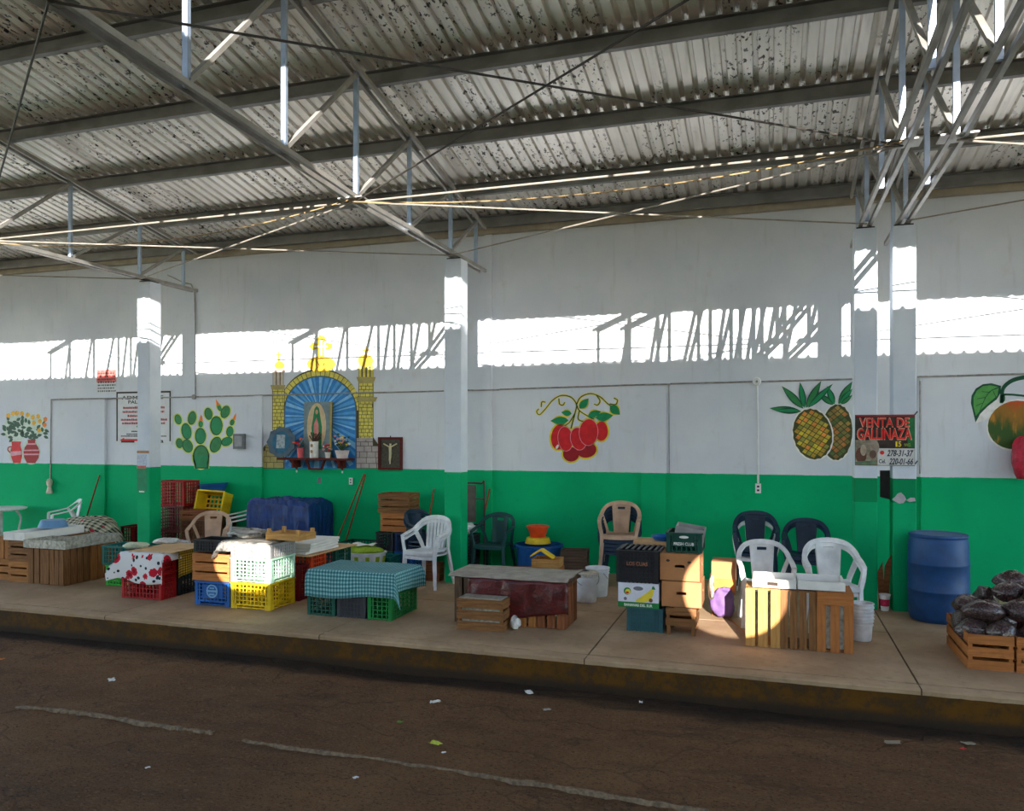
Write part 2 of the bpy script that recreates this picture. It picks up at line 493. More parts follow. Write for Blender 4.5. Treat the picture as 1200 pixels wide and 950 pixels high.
for hx, hy, pts in holes:
    m.quad(Q(px, -26), Q(hx - R, -26), Q(hx - R, -8.2), Q(px, -8.2))
    m.quad(Q(hx - R, -26), Q(hx + R, -26), Q(hx + R, hy - R), Q(hx - R, hy - R))
    m.quad(Q(hx - R, hy + R), Q(hx + R, hy + R), Q(hx + R, -8.2), Q(hx - R, -8.2))
    sq = []
    for (qx, qy) in pts:
        dx, dy = qx - hx, qy - hy; s = R / max(abs(dx), abs(dy)); sq.append((hx + dx * s, hy + dy * s))
    for k in range(40):
        a, b = pts[k], pts[(k+1) % 40]; c, d = sq[(k+1) % 40], sq[k]
        m.quad(Q(*a), Q(*b), Q(*c), Q(*d))
        if abs(abs(c[0]-hx) - R) < 1e-6 and abs(abs(d[1]-hy) - R) < 1e-6 or abs(abs(c[1]-hy) - R) < 1e-6 and abs(abs(d[0]-hx) - R) < 1e-6:
            e = (hx + R * (1 if c[0]+d[0] > 2*hx else -1), hy + R * (1 if c[1]+d[1] > 2*hy else -1))
            m.poly([Q(*d), Q(*c), Q(*e)])
    px = hx + R
m.quad(Q(px, -26), Q(44, -26), Q(44, -8.2), Q(px, -8.2))
m.build('roof_deck', M_ROOF, opp)
struct(MB().mm(-34, 44, -26.2, -26, ROAD, opp_z(-26) + 0.03).build('wall_added_opposite', M_WALL), 'unseen wall added opposite to keep the low sun off the floor')  # unseen wall, added to cut the low sun and the front fill

# ------------------------------------------------------------------ columns
M_COLA = col_paint('column_paint_dark_patch', 1.42, 1.16); M_COLB = col_paint('column_paint', 1.41)
columns = {}
for nm, xc, mm_, lab in (('A', XA, M_COLB, 'square white and green column beside the stack of red crates'),
                    ('B', XB, M_COLB, 'square white and green column beside the white chairs in the middle'),
                    ('C', XC, M_COLA, 'left one of the twin white and green columns behind the banner'),
                    ('D', XD, M_COLA, 'right one of the twin columns beside the blue drum, paint peeled')):
    t = thing('column', lab, 'column', (xc, YC + CW / 2, 0), 0, 'square columns under the roof trusses')
    h = 4.13
    m = MB(); b = 0.008; w = CW / 2
    ring = [(-w+b,-w),(w-b,-w),(w,-w+b),(w,w-b),(w-b,w),(-w+b,w),(-w,w-b),(-w,-w+b)]
    for z in (0, h): m.v += [(x_, y_, z) for x_, y_ in ring]
    for k in range(8): m.f.append((k, (k+1) % 8, 8 + (k+1) % 8, 8 + k))
    m.f.append(tuple(range(8, 16)))
    m.build('shaft', mm_, t)
    MB().mm(-w*0.8, w*0.8, -w*0.8, w*0.8, h, h + 0.02).build('bearing_plate', M_DARK, t)
    columns[nm] = t

# ------------------------------------------------------------------ trusses
def bot_z(y): return 4.185 + max(0.0, 6.8 - y) * 0.05
def top_z(y): return roof_z(y) - 0.155 - 0.045
def truss(xc, label, y_end):
    t = thing('roof_truss', label, 'roof truss', (xc, YC + CW/2, 4.15), 0, 'steel roof trusses across the hall')
    o = Vector((xc, YC + CW/2, 4.15))
    def part(n, fn, m):
        mb = MB(); fn(mb); mb.v = [tuple(Vector(v) - o) for v in mb.v]; mb.build(n, m, t)
    def chord(zf, ys):
        def fn(mb):
            for s in (-1, 1):
                for a, b in zip(ys, ys[1:]):
                    mb.bar((xc + s*0.048, a, zf(a)), (xc + s*0.048, b, zf(b)), 0.034, 0.046)
        return fn
    part('top_chord', chord(top_z, (10.42, ROOF_END + 0.1)), M_TRUSS)
    part('bottom_chord', chord(bot_z, (10.42, 6.8, ROOF_END + 0.1)), M_TRUSS)
    nodes = [10.16, 9.26, 8.06, 6.86, 5.66, 4.5, 3.4, 1.2, -1.0, -2.8]
    for y in nodes:
        part('vertical_web', lambda mb: mb.bar((xc, y, bot_z(y)), (xc, y, top_z(y)), 0.045, 0.035, (0,1,0)), M_WEB)
    for a, b in zip(nodes, nodes[1:]):
        part('diagonal_web', lambda mb: mb.bar((xc, a, top_z(a) - 0.03), (xc, b, bot_z(b) + 0.03), 0.045, 0.035), M_TRUSS)
    for y in (6.83, 3.4):
        part('gusset_plate', lambda mb: mb.box((xc, y, bot_z(y) - 0.01), (0.26, 0.2, 0.012)), M_TRUSS)
    return t
truss(-13.6, 'leftmost roof truss, mostly out of the picture', 0)
truss(XA, 'roof truss on the column beside the red crates', 0)
truss(XB, 'roof truss on the middle column, running across the ceiling', 0)
truss(XC, 'left one of the paired roof trusses above the banner', 0)
truss(XD, 'right one of the paired roof trusses above the banner', 0)
truss(6.3, 'roof truss beyond the right edge of the picture', 0)

def rod(name, a, b, r, label, cat, m=M_CABLE, sag=0.0, group=None):
    a = Vector(a); b = Vector(b); n = 14 if sag else 1
    path = [a.lerp(b, k / n) - Vector((0, 0, sag * 4 * (k/n) * (1 - k/n))) for k in range(n + 1)]
    o = MB().tube(path, r, 6).build(name, m); return tag(o, label, cat, group)
N = lambda x, y, dz=-0.03: (x, y, bot_z(y) + dz)
G1 = 'tie rods bracing the trusses'
rod('tie_rod', N(XB, 6.83), N(XC, 6.83), 0.0095, 'long tie rod level between the middle truss and the paired trusses', 'tie rod', group=G1)
rod('tie_rod', N(XA, 6.83), N(XB, 6.83), 0.0095, 'long tie rod level between the left truss and the middle truss', 'tie rod', group=G1)
rod('tie_rod', N(XB, 6.83), N(XC, 9.25), 0.008, 'diagonal tie rod from the middle truss to the twin columns', 'tie rod', group=G1)
rod('tie_rod', N(XB, 9.25), N(XC, 6.83), 0.008, 'diagonal tie rod from the middle column up to the paired trusses', 'tie rod', group=G1)
rod('tie_rod', N(XA, 9.25), N(XB, 6.83), 0.008, 'diagonal tie rod from the left column up to the middle truss', 'tie rod', group=G1)
rod('tie_rod', N(XA, 6.83), N(XB, 9.25), 0.008, 'diagonal tie rod from the left truss to the middle column', 'tie rod', group=G1)
M_BLK = mat('black_cable', S(58, 54, 50), 0.6, 0, 0.2)
rod('tie_rod', N(XB, 3.4), N(XC, 6.83), 0.008, 'dark diagonal rod crossing the roof from upper left to the paired trusses', 'tie rod', M_BLK, group=G1)
rod('tie_rod', N(XB, 6.83), N(XC, 3.4), 0.008, 'dark diagonal rod rising from the middle truss to the top edge', 'tie rod', M_BLK, group=G1)
rod('tie_rod', N(XA, 6.83), N(XB, 3.4), 0.008, 'dark diagonal rod at the top left corner, nearly upright', 'tie rod', M_BLK, group=G1)
rod('tie_rod', N(XA, 9.25), N(-13.6, 6.83), 0.008, 'diagonal rod from the left column out of the picture to the left', 'tie rod', group=G1)
rod('tie_rod', N(XA, 6.83), N(-13.6, 9.25), 0.008, 'diagonal rod from the left truss towards the far left column', 'tie rod', group=G1)
rod('tie_rod', N(XD, 6.83), N(6.3, 6.83), 0.0095, 'pale tie rod right of the paired trusses, running level', 'tie rod', group=G1)
rod('tie_rod', N(XD, 6.83), N(6.3, 9.25), 0.008, 'pale tie rod right of the paired trusses, running back to the wall', 'tie rod', group=G1)
rod('tie_rod', N(XD, 9.25), N(6.3, 6.83), 0.008, 'dark diagonal rod leaving the right twin column to the right', 'tie rod', group=G1)
rod('rope', N(XB, 6.75, -0.05), N(XC, 6.75, -0.02), 0.006, 'thin sagging rope tied between the middle and right trusses', 'rope', mat('rope_brown', S(150, 128, 92), 0.8), 0.16)
rod('rope', N(XA, 6.75, -0.05), N(XB, 6.75, -0.03), 0.006, 'thin sagging rope tied between the left and middle trusses', 'rope', mat('rope_brown', S(150, 128, 92), 0.8), 0.22)
rod('wire', (-2.0, 7.26, roof_z(7.26) - 0.16), (-2.0, 7.26, roof_z(7.26) - 0.36), 0.005, 'short loose wire hanging from the roof purlin', 'wire', M_CABLE)

# ------------------------------------------------------------------ builders: crates, chairs, boxes, buckets
W_PALE = wood('pale_crate_wood', S(206, 158, 92), S(176, 124, 66))
W_MID = wood('crate_wood', S(182, 124, 68), S(144, 92, 46))
W_OLD = wood('weathered_crate_wood', S(146, 102, 62), S(104, 68, 38))
W_GREY = wood('grey_old_wood', S(100, 80, 64), S(68, 54, 42))
W_RED = wood('reddish_crate_wood', S(150, 92, 56), S(108, 62, 38))
W_ORANGE = wood('orange_crate_wood', S(190, 122, 66), S(158, 96, 50))
BC = {}
def brd(parent, name, c, d, m):
    """one board, grain along its longest side; alike boards share their mesh"""
    ax = max(range(3), key=lambda i: d[i])
    if ax == 0: dims, rot = (d[0], d[1], d[2]), (0, 0, 0)
    elif ax == 1: dims, rot = (d[1], d[0], d[2]), (0, 0, PI/2)
    else: dims, rot = (d[2], d[1], d[0]), (0, PI/2, 0)
    key = tuple(round(q, 3) for q in dims)
    if key not in BC: BC[key] = MB().box((0,0,0), dims).mesh('board', W_MID)
    return put(name, BC[key], parent, c, rot, m)
def jit(s=0.003): return random.uniform(-s, s)

def wood_crate(label, loc, rz, L, W, H, m, rows=3, gap=0.022, group=None, base=True):
    """slatted fruit crate: corner posts, slats on four sides, base boards"""
    t = thing('wooden_crate', label, 'crate', loc, rz, group)
    th = 0.010; sh = (H - gap * (rows - 1)) / rows
    for sx in (-1, 1):
        for sy in (-1, 1):
            brd(t, 'corner_post', (sx*(L/2-0.022), sy*(W/2-0.022), H/2), (0.028, 0.028, H - 0.002), m)
    for r_ in range(rows):
        z = sh/2 + r_*(sh+gap)
        for s in (-1, 1):
            brd(t, 'slat', (jit(), s*(W/2-th/2), z), (L, th, sh), m)
            brd(t, 'slat', (s*(L/2-th/2), 0, z), (th, W - 2*th - 0.002, sh), m)
    if base:
        nb = max(3, int(W / 0.09))
        for k in range(nb):
            y = -W/2 + 0.02 + (W - 0.04) * (k + 0.5) / nb
            brd(t, 'base_board', (0, y, 0.006), (L - 0.03, (W-0.04)/nb - 0.012, 0.010), m)
    return t
def upright_crate(label, loc, rz, W, D, H, m, n=3, gap=0.02, side=3, rough=0.0, top_board=False, group=None, lining=None):
    """crate stood on end: upright slats in front and on the sides, closed ends"""
    t = thing('wooden_crate', label, 'crate', loc, rz, group)
    th = 0.012; sw = (W - gap*(n-1)) / n
    for k in range(n):
        o = brd(t, 'slat', (-W/2 + sw/2 + k*(sw+gap), -D/2 + th/2 + jit(0.002), H/2 + jit(rough)), (sw, th, H - 0.004 - 2*rough), m)
        o.rotation_euler.y += jit(rough * 2)
    dw = (D - 0.02 - gap*(side-1)) / side
    for s in (-1, 1):
        for k in range(side):
            o = brd(t, 'slat', (s*(W/2-th/2), -D/2 + 0.016 + dw/2 + k*(dw+gap), H/2), (th, dw, H - 0.004), m)
            o.rotation_euler.z += jit(rough)
    for z in (0.008, H - 0.010):
        brd(t, 'end_board', (0, 0.005, z), (W - 0.03, D - 0.05, 0.014), m)
    for sx in (-1, 1):
        for z in (0.035, H - 0.035):
            brd(t, 'batten', (sx*(W/2-0.03), 0.01, z), (0.022, D - 0.06, 0.03), m)
    if top_board:
        brd(t, 'cross_board', (0, -D/2 - 0.007, H - 0.06), (W, 0.012, 0.10), m)
    if lining:
        MB().mm(-W/2+0.03, W/2-0.03, -D/2+0.022, -D/2+0.03, 0.03, H-0.04).build('lining', lining, t)
    return t

PCM = {}
def crate_meshes(L, W, H, kind):
    key = (round(L,3), round(W,3), round(H,3), kind)
    if key in PCM: return PCM[key]
    def lattice(l):
        m = MB(); t = 0.012
        nv = max(4, int(round(l / (0.05 if kind != 'fine' else 0.042))))
        nh = max(3, int(round(H / (0.055 if kind != 'fine' else 0.046))))
        foot = 0.035 if kind in ('foot', 'emblem') else 0.0
        for k in range(nv + 1):
            x = -l/2 + 0.008 + (l - 0.016) * k / nv
            m.mm(x-0.006, x+0.006, -t/2, t/2, foot, H - 0.012)
        for k in range(nh + 1):
            z = foot + 0.012 + (H - 0.03 - foot) * k / nh
            hh = 0.010 if 0 < k < nh else 0.016
            m.mm(-l/2, l/2, -t/2+0.001, t/2-0.001, z-hh/2, z+hh/2)
        if kind in ('panel', 'emblem'):
            m.mm(-l*0.30, l*0.30, -0.003, 0.003, H*0.30, H*0.86)
        if kind == 'fine': m.mm(-l/2 + 0.01, l/2 - 0.01, 0.003, 0.006, 0.01, H - 0.015)
        for s in (-1, 1):
            m.mm(s*(l/2-0.018)-0.018, s*(l/2-0.018)+0.018, -t/2-0.003, t/2+0.001, 0, H - 0.01)
        if kind in ('foot', 'emblem'):
            for s in (-1, 1): m.mm(s*l*0.42-l*0.07, s*l*0.42+l*0.07, -t/2, t/2, 0, 0.04)
        return m
    dummy = mat('crate_plastic_base', S(120,120,120))
    a = lattice(L).mesh('crate_long_wall', dummy); b = lattice(W).mesh('crate_end_wall', dummy)
    rim = MB(); w = 0.024
    for s in (-1, 1):
        rim.mm(-L/2-0.004, L/2+0.004, s*(W/2)-w/2*(1 if s<0 else 1), s*(W/2)+w/2, H-0.016, H)
        rim.mm(s*(L/2)-w/2, s*(L/2)+w/2, -W/2+w/2, W/2-w/2, H-0.016, H)
    rm = rim.mesh('crate_rim', dummy)
    bs = MB(); n = 7
    for k in range(n):
        x = -L/2 + 0.02 + (L - 0.04) * k / (n-1); bs.mm(x-0.012, x+0.012, -W/2+0.006, W/2-0.006, 0.004, 0.014)
    for k in range(5):
        y = -W/2 + 0.02 + (W - 0.04) * k / 4; bs.mm(-L/2+0.006, L/2-0.006, y-0.012, y+0.012, 0.006, 0.016)
    PCM[key] = (a, b, rm, bs.mesh('crate_base', dummy)); return PCM[key]
def plastic_crate(label, loc, rz, L, W, H, m, kind='plain', group=None, rot=None):
    t = thing('plastic_crate', label, 'crate', loc, rz, group)
    if rot: t.rotation_euler = rot
    a, b, rm, bs = crate_meshes(L, W, H, kind)
    put('side_wall', a, t, (0, -W/2+0.006, 0), None, m); put('side_wall', a, t, (0, W/2-0.006, 0), (0,0,PI), m)
    put('side_wall', b, t, (L/2-0.006, 0, 0), (0,0,PI/2), m); put('side_wall', b, t, (-L/2+0.006, 0, 0), (0,0,-PI/2), m)
    put('rim', rm, t, None, None, m); put('base', bs, t, None, None, m)
    return t

def plastic(name, c, rough=0.5): return mat(name, c, rough, 0, 0.16, 6, 0.0, spec=0.3)
P_RED = plastic('red_plastic', S(158, 14, 22)); P_DKRED = plastic('dark_red_plastic', S(110, 14, 22))
P_BLUE = plastic('blue_plastic', S(30, 92, 168)); P_NAVY = plastic('navy_plastic', S(22, 44, 84))
P_YEL = plastic('yellow_plastic', S(222, 186, 28)); P_PALEGR = plastic('pale_green_plastic', S(176, 214, 190))
P_GREEN = plastic('green_plastic', S(24, 120, 56)); P_DKGR = plastic('dark_green_plastic', S(22, 76, 64))
P_TEAL = plastic('teal_plastic', S(20, 112, 104)); P_BLACK = plastic('black_plastic', S(38, 38, 42))
P_CHAR = plastic('charcoal_plastic', S(58, 60, 66)); P_ORANGE = plastic('orange_plastic', S(222, 76, 30))
P_SLATE = plastic('slate_teal_plastic', S(48, 88, 96)); P_WHITE = plastic('white_plastic', S(222, 224, 224))
P_TAN = plastic('tan_plastic', S(190, 158, 132)); P_BROWN = plastic('brown_plastic', S(112, 70, 46))
P_CHNAVY = plastic('dark_blue_chair_plastic', S(28, 48, 70)); P_CHGREEN = plastic('dark_green_chair_plastic', S(18, 66, 66))
P_GREY = plastic('grey_plastic', S(150, 148, 146)); P_LIME = plastic('bright_green_plastic', S(44, 180, 60))
P_DRUM = mat('drum_blue', S(26, 72, 124), 0.5, 0, 0.2, 7)
P_TUB = plastic('tub_blue', S(24, 84, 150))

CHM = {}
def chair_meshes(style):
    if style in CHM: return CHM[style]
    d = mat('chair_plastic_base', S(200,200,200)); R_ = {}
    P = []
    prof = [(-0.245,0.372),(-0.24,0.408),(-0.215,0.426),(-0.1,0.418),(0.03,0.408),(0.14,0.408),(0.20,0.425)]
    for i in range(9):
        u = -1 + 2*i/8; row = []
        for y, z in prof:
            hw = 0.235 - 0.045 * (y + 0.245) / 0.445
            row.append((u*hw, y, z + 0.012*abs(u)**3))
        P.append(row)
    R_['seat'] = MB().sheet(P, 0.018).mesh('chair_seat', d, False)
    def backpt(u, v):
        hw = (0.105 + 0.03*v) if style == 'splat' else 0.15 + 0.03*v
        return (u*hw, 0.195 + 0.075*v + 0.012*v*(1-v) - 0.02*abs(u)**2, 0.415 + 0.385*v)
    if style == 'splat':
        G = [[backpt(-1 + 2*i/10, j/12) for j in range(13)] for i in range(11)]
        R_['backrest'] = [MB().sheet(G, 0.014, lambda i, j: j == 10 and 3 <= i <= 6).mesh('chair_backrest', d, False)]
    else:
        L = []
        for k in range(6):
            u0 = -0.95 + 1.9*k/6; G = [[backpt(u0 + 0.24*i/2, j/8) for j in range(9)] for i in range(3)]
            L.append(MB().sheet(G, 0.013).mesh('chair_back_slat', d, False))
        R_['backrest'] = L
    arm = cr([(-0.275,-0.215,0.615), (-0.282,-0.05,0.645), (-0.276,0.08,0.672)], 4)
    arch = cr([(-0.276,0.08,0.672), (-0.25,0.16,0.735), (-0.19,0.225,0.79), (-0.1,0.258,0.818), (0,0.266,0.826)], 4)
    full = arch + [Vector((-p.x, p.y, p.z)) for p in reversed(arch[:-1])]
    ups = []
    for p in full:
        w = min(1, max(0, (0.276 - abs(p.x)) / 0.12)); ups.append(Vector((0, -0.9*w, 1 - 0.7*w)).normalized())
    R_['back_frame'] = MB().sweep(full, 0.052, 0.018, ups).mesh('chair_back_frame', d)
    for s, nm in ((1, 'armL'), (-1, 'armR')):
        pa = [Vector((s*p.x, p.y, p.z)) for p in arm]
        R_[nm] = MB().sweep(pa, 0.052, 0.018, (0,0,1)).mesh('chair_armrest', d)
        fr = [(s*-0.262,-0.25,0.0), (s*-0.245,-0.228,0.2), (s*-0.235,-0.215,0.40), (s*-0.262,-0.215,0.53), (s*-0.275,-0.21,0.61)]
        rr = [(s*-0.245,0.285,0.0), (s*-0.222,0.245,0.2), (s*-0.202,0.205,0.41), (s*-0.225,0.165,0.53), (s*-0.268,0.10,0.67)]
        R_['legF%d' % s] = MB().sweep(cr(fr, 3), [0.04]*3+[0.048]*4+[0.05]*6, [0.028]*3+[0.034]*4+[0.024]*6, (0.6*s, 1, 0)).mesh('chair_leg', d)
        R_['legR%d' % s] = MB().sweep(cr(rr, 3), [0.04]*3+[0.046]*4+[0.04]*6, [0.028]*3+[0.034]*4+[0.022]*6, (0.6*s, -1, 0)).mesh('chair_leg', d)
    CHM[style] = R_; return R_
def chair(label, loc, rz, m, style='splat', group=None):
    t = thing('plastic_chair', label, 'chair', loc, rz, group); t.scale = (0.90, 0.93, 0.955); q = chair_meshes(style)
    put('seat', q['seat'], t, None, None, m)
    for b in q['backrest']: put('backrest' if style == 'splat' else 'back_slat', b, t, None, None, m)
    put('back_frame', q['back_frame'], t, None, None, m)
    put('armrest', q['armL'], t, None, None, m); put('armrest', q['armR'], t, None, None, m)
    for k in ('legF1', 'legF-1', 'legR1', 'legR-1'): put('leg', q[k], t, None, None, m)
    return t
def chair_stack(labels, x, y, rz, mats, style='splat', dz=0.052, dy=0.012, group=None, z=0):
    """chairs nested in a stack, the lowest first"""
    for k, (lb, m) in enumerate(zip(labels, mats)):
        c = Vector((x, y, z + k*dz + 0.001)) + Matrix.Rotation(rz, 3, 'Z') @ Vector((0, -k*dy, 0))
        chair(lb, c, rz, m, style, group)

M_CARD = mat('cardboard', S(176, 122, 78), 0.8, 0, 0.1, 5); M_CARD2 = mat('pale_cardboard', S(196, 158, 114), 0.8, 0, 0.1, 5)
M_INK = mat('dark_ink', S(60, 46, 38), 0.8, 0, 0.1)
def carton(label, loc, rz, L, W, H, m, lid=True, holes=True, name='cardboard_box'):
    t = thing(name, label, 'box', loc, rz); th = 0.005
    def panel(l, h):
        mb = MB()
        if holes and l > 0.25:
            hw, hz0, hz1 = 0.045, h*0.50, h*0.50 + 0.026
            mb.mm(-l/2, l/2, -th/2, th/2, 0, hz0); mb.mm(-l/2, l/2, -th/2, th/2, hz1, h)
            mb.mm(-l/2, -hw, -th/2, th/2, hz0, hz1); mb.mm(hw, l/2, -th/2, th/2, hz0, hz1)
        else: mb.mm(-l/2, l/2, -th/2, th/2, 0, h)
        return mb
    panel(L, H).build('side_panel', m, t, False, (0, -W/2+th/2, 0)); panel(L, H).build('side_panel', m, t, False, (0, W/2-th/2, 0))
    panel(W-2*th, H).build('side_panel', m, t, False, (L/2-th/2, 0, 0), (0,0,PI/2)); panel(W-2*th, H).build('side_panel', m, t, False, (-L/2+th/2, 0, 0), (0,0,PI/2))
    MB().mm(-L/2, L/2, -W/2, W/2, 0, th).build('base', m, t)
    if lid:
        for s in (-1, 1):
            MB().mm(-L/2, L/2, min(0, s*W/2)+0.002, max(0, s*W/2)-0.002, H, H+0.004).build('flap', m, t)
    return t

def tray(label, loc, rz, L, W, H, m, name='tray', cat='tray', base=True):
    t = thing(name, label, cat, loc, rz); th = 0.014
    for s in (-1, 1):
        MB().mm(-L/2, L/2, -th/2, th/2, 0, H).build('side_wall', m, t, False, (0, s*(W/2-th/2), 0))
        MB().mm(-W/2+th, W/2-th, -th/2, th/2, 0, H).build('side_wall', m, t, False, (s*(L/2-th/2), 0, 0), (0,0,PI/2))
    MB().mm(-L/2+th, L/2-th, -W/2+th, W/2-th, 0.0, 0.012).build('base', m, t)
    for k in range(max(2, int(L/0.11))):
        x = -L/2 + L*(k+0.5)/max(2, int(L/0.11))
        MB().mm(x-0.006, x+0.006, -W/2-0.003, -W/2+0.001, 0.006, H-0.008).build('rib', m, t)
    return t

def bucket(label, loc, r0, r1, H, m, rz=0.0, name='bucket', handle=True, cat='bucket', inner=True, rings=2):
    t = thing(name, label, cat, loc, rz)
    pr = [(r0*0.96, 0.0), (r0, 0.012)]
    for k in range(1, 7):
        z = 0.012 + (H-0.03)*k/7; pr.append((r0 + (r1-r0)*z/H, z))
    for k in range(rings):
        z = H - 0.03 - 0.035*(rings-1-k)*0.9; rr = r0 + (r1-r0)*z/H
        pr += [(rr, z-0.008), (rr+0.008, z-0.006), (rr+0.008, z+0.002), (rr, z+0.004)]
    pr += [(r1, H-0.012), (r1+0.010, H-0.010), (r1+0.010, H), (r1-0.004, H)]
    pr = sorted(pr[:8], key=lambda q: q[1]) + pr[8:]
    pr += [(r1-0.006, H-0.02), (r0-0.004, 0.02), (0.0001, 0.018)]
    MB().lathe(pr, 28).build('body', m, t, False)
    if handle:
        a = r1 + 0.012; pts = [(a*math.cos(q), -0.01 - 0.10*math.sin(q), H-0.05 - 0.11*math.sin(q)*0.9) for q in [PI*k/12 for k in range(13)]]
        MB().tube(pts, 0.004, 5).build('handle', M_CABLE, t)
    return t

# cloth draped over a block: flat on top, hanging over the edges by the given drops
def drape(parent, name, hx, hy, top, drop, m, n=0.025, ripple=0.012, freq=16.0, th=0.004, seed=0, name_uv=1.0, sides=(1,1,1,1)):
    dl, dr, df, db = drop                       # left, right, front, back drops
    xs = []; u = -hx - dl
    nxp = max(4, int((2*hx + dl + dr) / n)); nyp = max(4, int((2*hy + df + db) / n))
    P = []; UV = []
    for i in range(nxp + 1):
        row = []
        u = -hx - dl + (2*hx + dl + dr) * i / nxp
        for j in range(nyp + 1):
            v = -hy - df + (2*hy + df + db) * j / nyp
            ox = max(0, abs(u) - hx); oy = max(0, abs(v) - hy)
            hem = 1 + 0.10*math.sin(u*5.3 + seed) + 0.10*math.sin(v*6.1 + seed*2)
            ox *= hem; oy *= hem
            sx = 1 if u > 0 else -1; sy = 1 if v > 0 else -1
            d = max(ox, oy); e = min(ox, oy)
            rp = ripple * min(1, d/0.12) * (0.9 + math.sin((v if ox > oy else u)*freq + seed)*0.9 + 0.4*math.sin((v if ox > oy else u)*freq*2.3 + seed*3))
            x = max(-hx, min(hx, u)); y = max(-hy, min(hy, v)); z = top + 0.004
            if ox > 0 and ox >= oy: x = sx*(hx + 0.006 + rp + 0.45*e); 
            if oy > 0 and oy > ox: y = sy*(hy + 0.006 + rp + 0.45*e)
            if ox > 0 and oy > ox: x = sx*(hx + 0.006 + 0.55*ox)
            if oy > 0 and ox >= oy: y = sy*(hy + 0.006 + 0.55*oy)
            z -= d + 0.25*e
            if d == 0: z += 0.004*math.sin(u*9+seed)*math.sin(v*8+seed) + 0.002
            row.append((x, y, z)); UV.append((u, v))
        P.append(row)
    mb = MB().sheet(P, -th, None, UV)
    mb.uv = UV + UV
    return mb.build(name, m, parent, True)

def gingham(name, c1, c2, c3, k=28.0):
    b = NB(name); x, y, z = b.sep(b.uv())
    fx = b.math('GREATER_THAN', b.math('FRACT', b.math('MULTIPLY', x, k)), 0.5); fy = b.math('GREATER_THAN', b.math('FRACT', b.math('MULTIPLY', y, k)), 0.5)
    s_ = b.math('MULTIPLY', b.math('ADD', fx, fy), 0.5)
    c = b.mix(b.ramp(s_, 0.0, 0.5), c1, c2); c = b.mix(b.ramp(s_, 0.5, 1.0), c, c3)
    n = b.noise(b.uv(), 6, 3); c = b.mix(b.math('MULTIPLY', b.ramp(n, 0.4, 0.75), 0.25), c, tuple(q*0.6 for q in c2))
    return b.fin(c, 0.8, 0, 0.2)
def floral(name, ground, flower, leaf, k=7.0):
    b = NB(name); u = b.uv()
    v = b.add('ShaderNodeTexVoronoi'); v.inputs['Scale'].default_value = k; b.link(u, v.inputs['Vector'])
    n = b.noise(u, k*6, 2)
    d = b.math('ADD', v.outputs['Distance'], b.math('MULTIPLY', b.math('SUBTRACT', n, 0.5), 0.22))
    c = b.mix(b.math('LESS_THAN', d, 0.36), ground, flower)
    c = b.mix(b.math('LESS_THAN', d, 0.16), c, tuple(q*0.45 for q in flower))
    v2 = b.add('ShaderNodeTexVoronoi'); v2.inputs['Scale'].default_value = k*1.9; b.link(b.scaled(u, (1,1,1)), v2.inputs['Vector'])
    ring = b.math('MULTIPLY', b.math('LESS_THAN', v2.outputs['Distance'], 0.24), b.math('GREATER_THAN', d, 0.34))
    c = b.mix(ring, c, leaf)
    return b.fin(c, 0.8, 0, 0.2)
def plaid(name):
    b = NB(name); x, y, z = b.sep(b.uv()); u = b.uv()
    fx = b.math('GREATER_THAN', b.math('FRACT', b.math('MULTIPLY', x, 13.0)), 0.55); fy = b.math('GREATER_THAN', b.math('FRACT', b.math('MULTIPLY', y, 13.0)), 0.55)
    c = b.mix(b.math('MULTIPLY', b.math('ADD', fx, fy), 0.5), S(200, 194, 170), S(34, 52, 44))
    v = b.add('ShaderNodeTexVoronoi'); v.inputs['Scale'].default_value = 6.0; b.link(u, v.inputs['Vector'])
    c = b.mix(b.math('LESS_THAN', v.outputs['Distance'], 0.2), c, S(186, 40, 60))
    n = b.noise(u, 30, 3); c = b.mix(b.math('MULTIPLY', b.ramp(n, 0.45, 0.7), 0.6), c, S(40, 50, 42))
    return b.fin(c, 0.85, 0, 0.2)
def crinkle(name, col, rough=0.25, col2=None, scale=30):
    """wrinkled plastic film"""
    b = NB(name); p = b.pos()
    v = b.add('ShaderNodeTexVoronoi'); v.inputs['Scale'].default_value = scale * 0.5; b.link(p, v.inputs['Vector'])
    n = b.noise(p, scale, 4, 0.6)
    c = b.mix(b.ramp(n, 0.35, 0.7), col, col2 or tuple(q*0.75 for q in col))
    b.bump(b.math('ADD', n, b.math('MULTIPLY', v.outputs['Distance'], 0.6)), 0.7, 0.02)
    return b.fin(c, rough, 0, 0.5)
C_TEAL = gingham('teal_checked_cloth', S(150, 196, 196), S(84, 144, 150), S(44, 98, 108))
C_YELCH = gingham('yellow_checked_cloth', S(226, 190, 70), S(170, 136, 44), S(84, 68, 30), 32)
C_FLORAL = floral('rose_print_cloth', S(222, 222, 224), S(196, 30, 52), S(40, 48, 52), 6.3)
C_PLAID = plaid('plaid_print_cloth')
C_MAROON = crinkle('maroon_plastic_sheet', S(92, 24, 25), 0.35, S(66, 17, 20), 14)
C_FILM = crinkle('clear_wrap_over_white', S(186, 182, 168), 0.3, S(140, 136, 122), 26)
C_TARP = crinkle('blue_tarp', S(14, 58, 124), 0.5, S(10, 42, 96), 9)
C_GREYSHEET = crinkle('grey_plastic_sheet', S(160, 150, 138), 0.5, S(132, 122, 112), 9)
C_SMOKE = crinkle('smoky_plastic_film', S(150, 146, 138), 0.3, S(64, 62, 60), 12)
C_PAPER = mat('kraft_paper', S(206, 172, 126), 0.8, 0, 0.08, 5)
C_FOAM = mat('white_foam', S(228, 226, 220), 0.7, 0, 0.05, 9)
C_BAGWHITE = crinkle('white_plastic_bag', S(226, 224, 220), 0.4, S(196, 194, 190), 30)

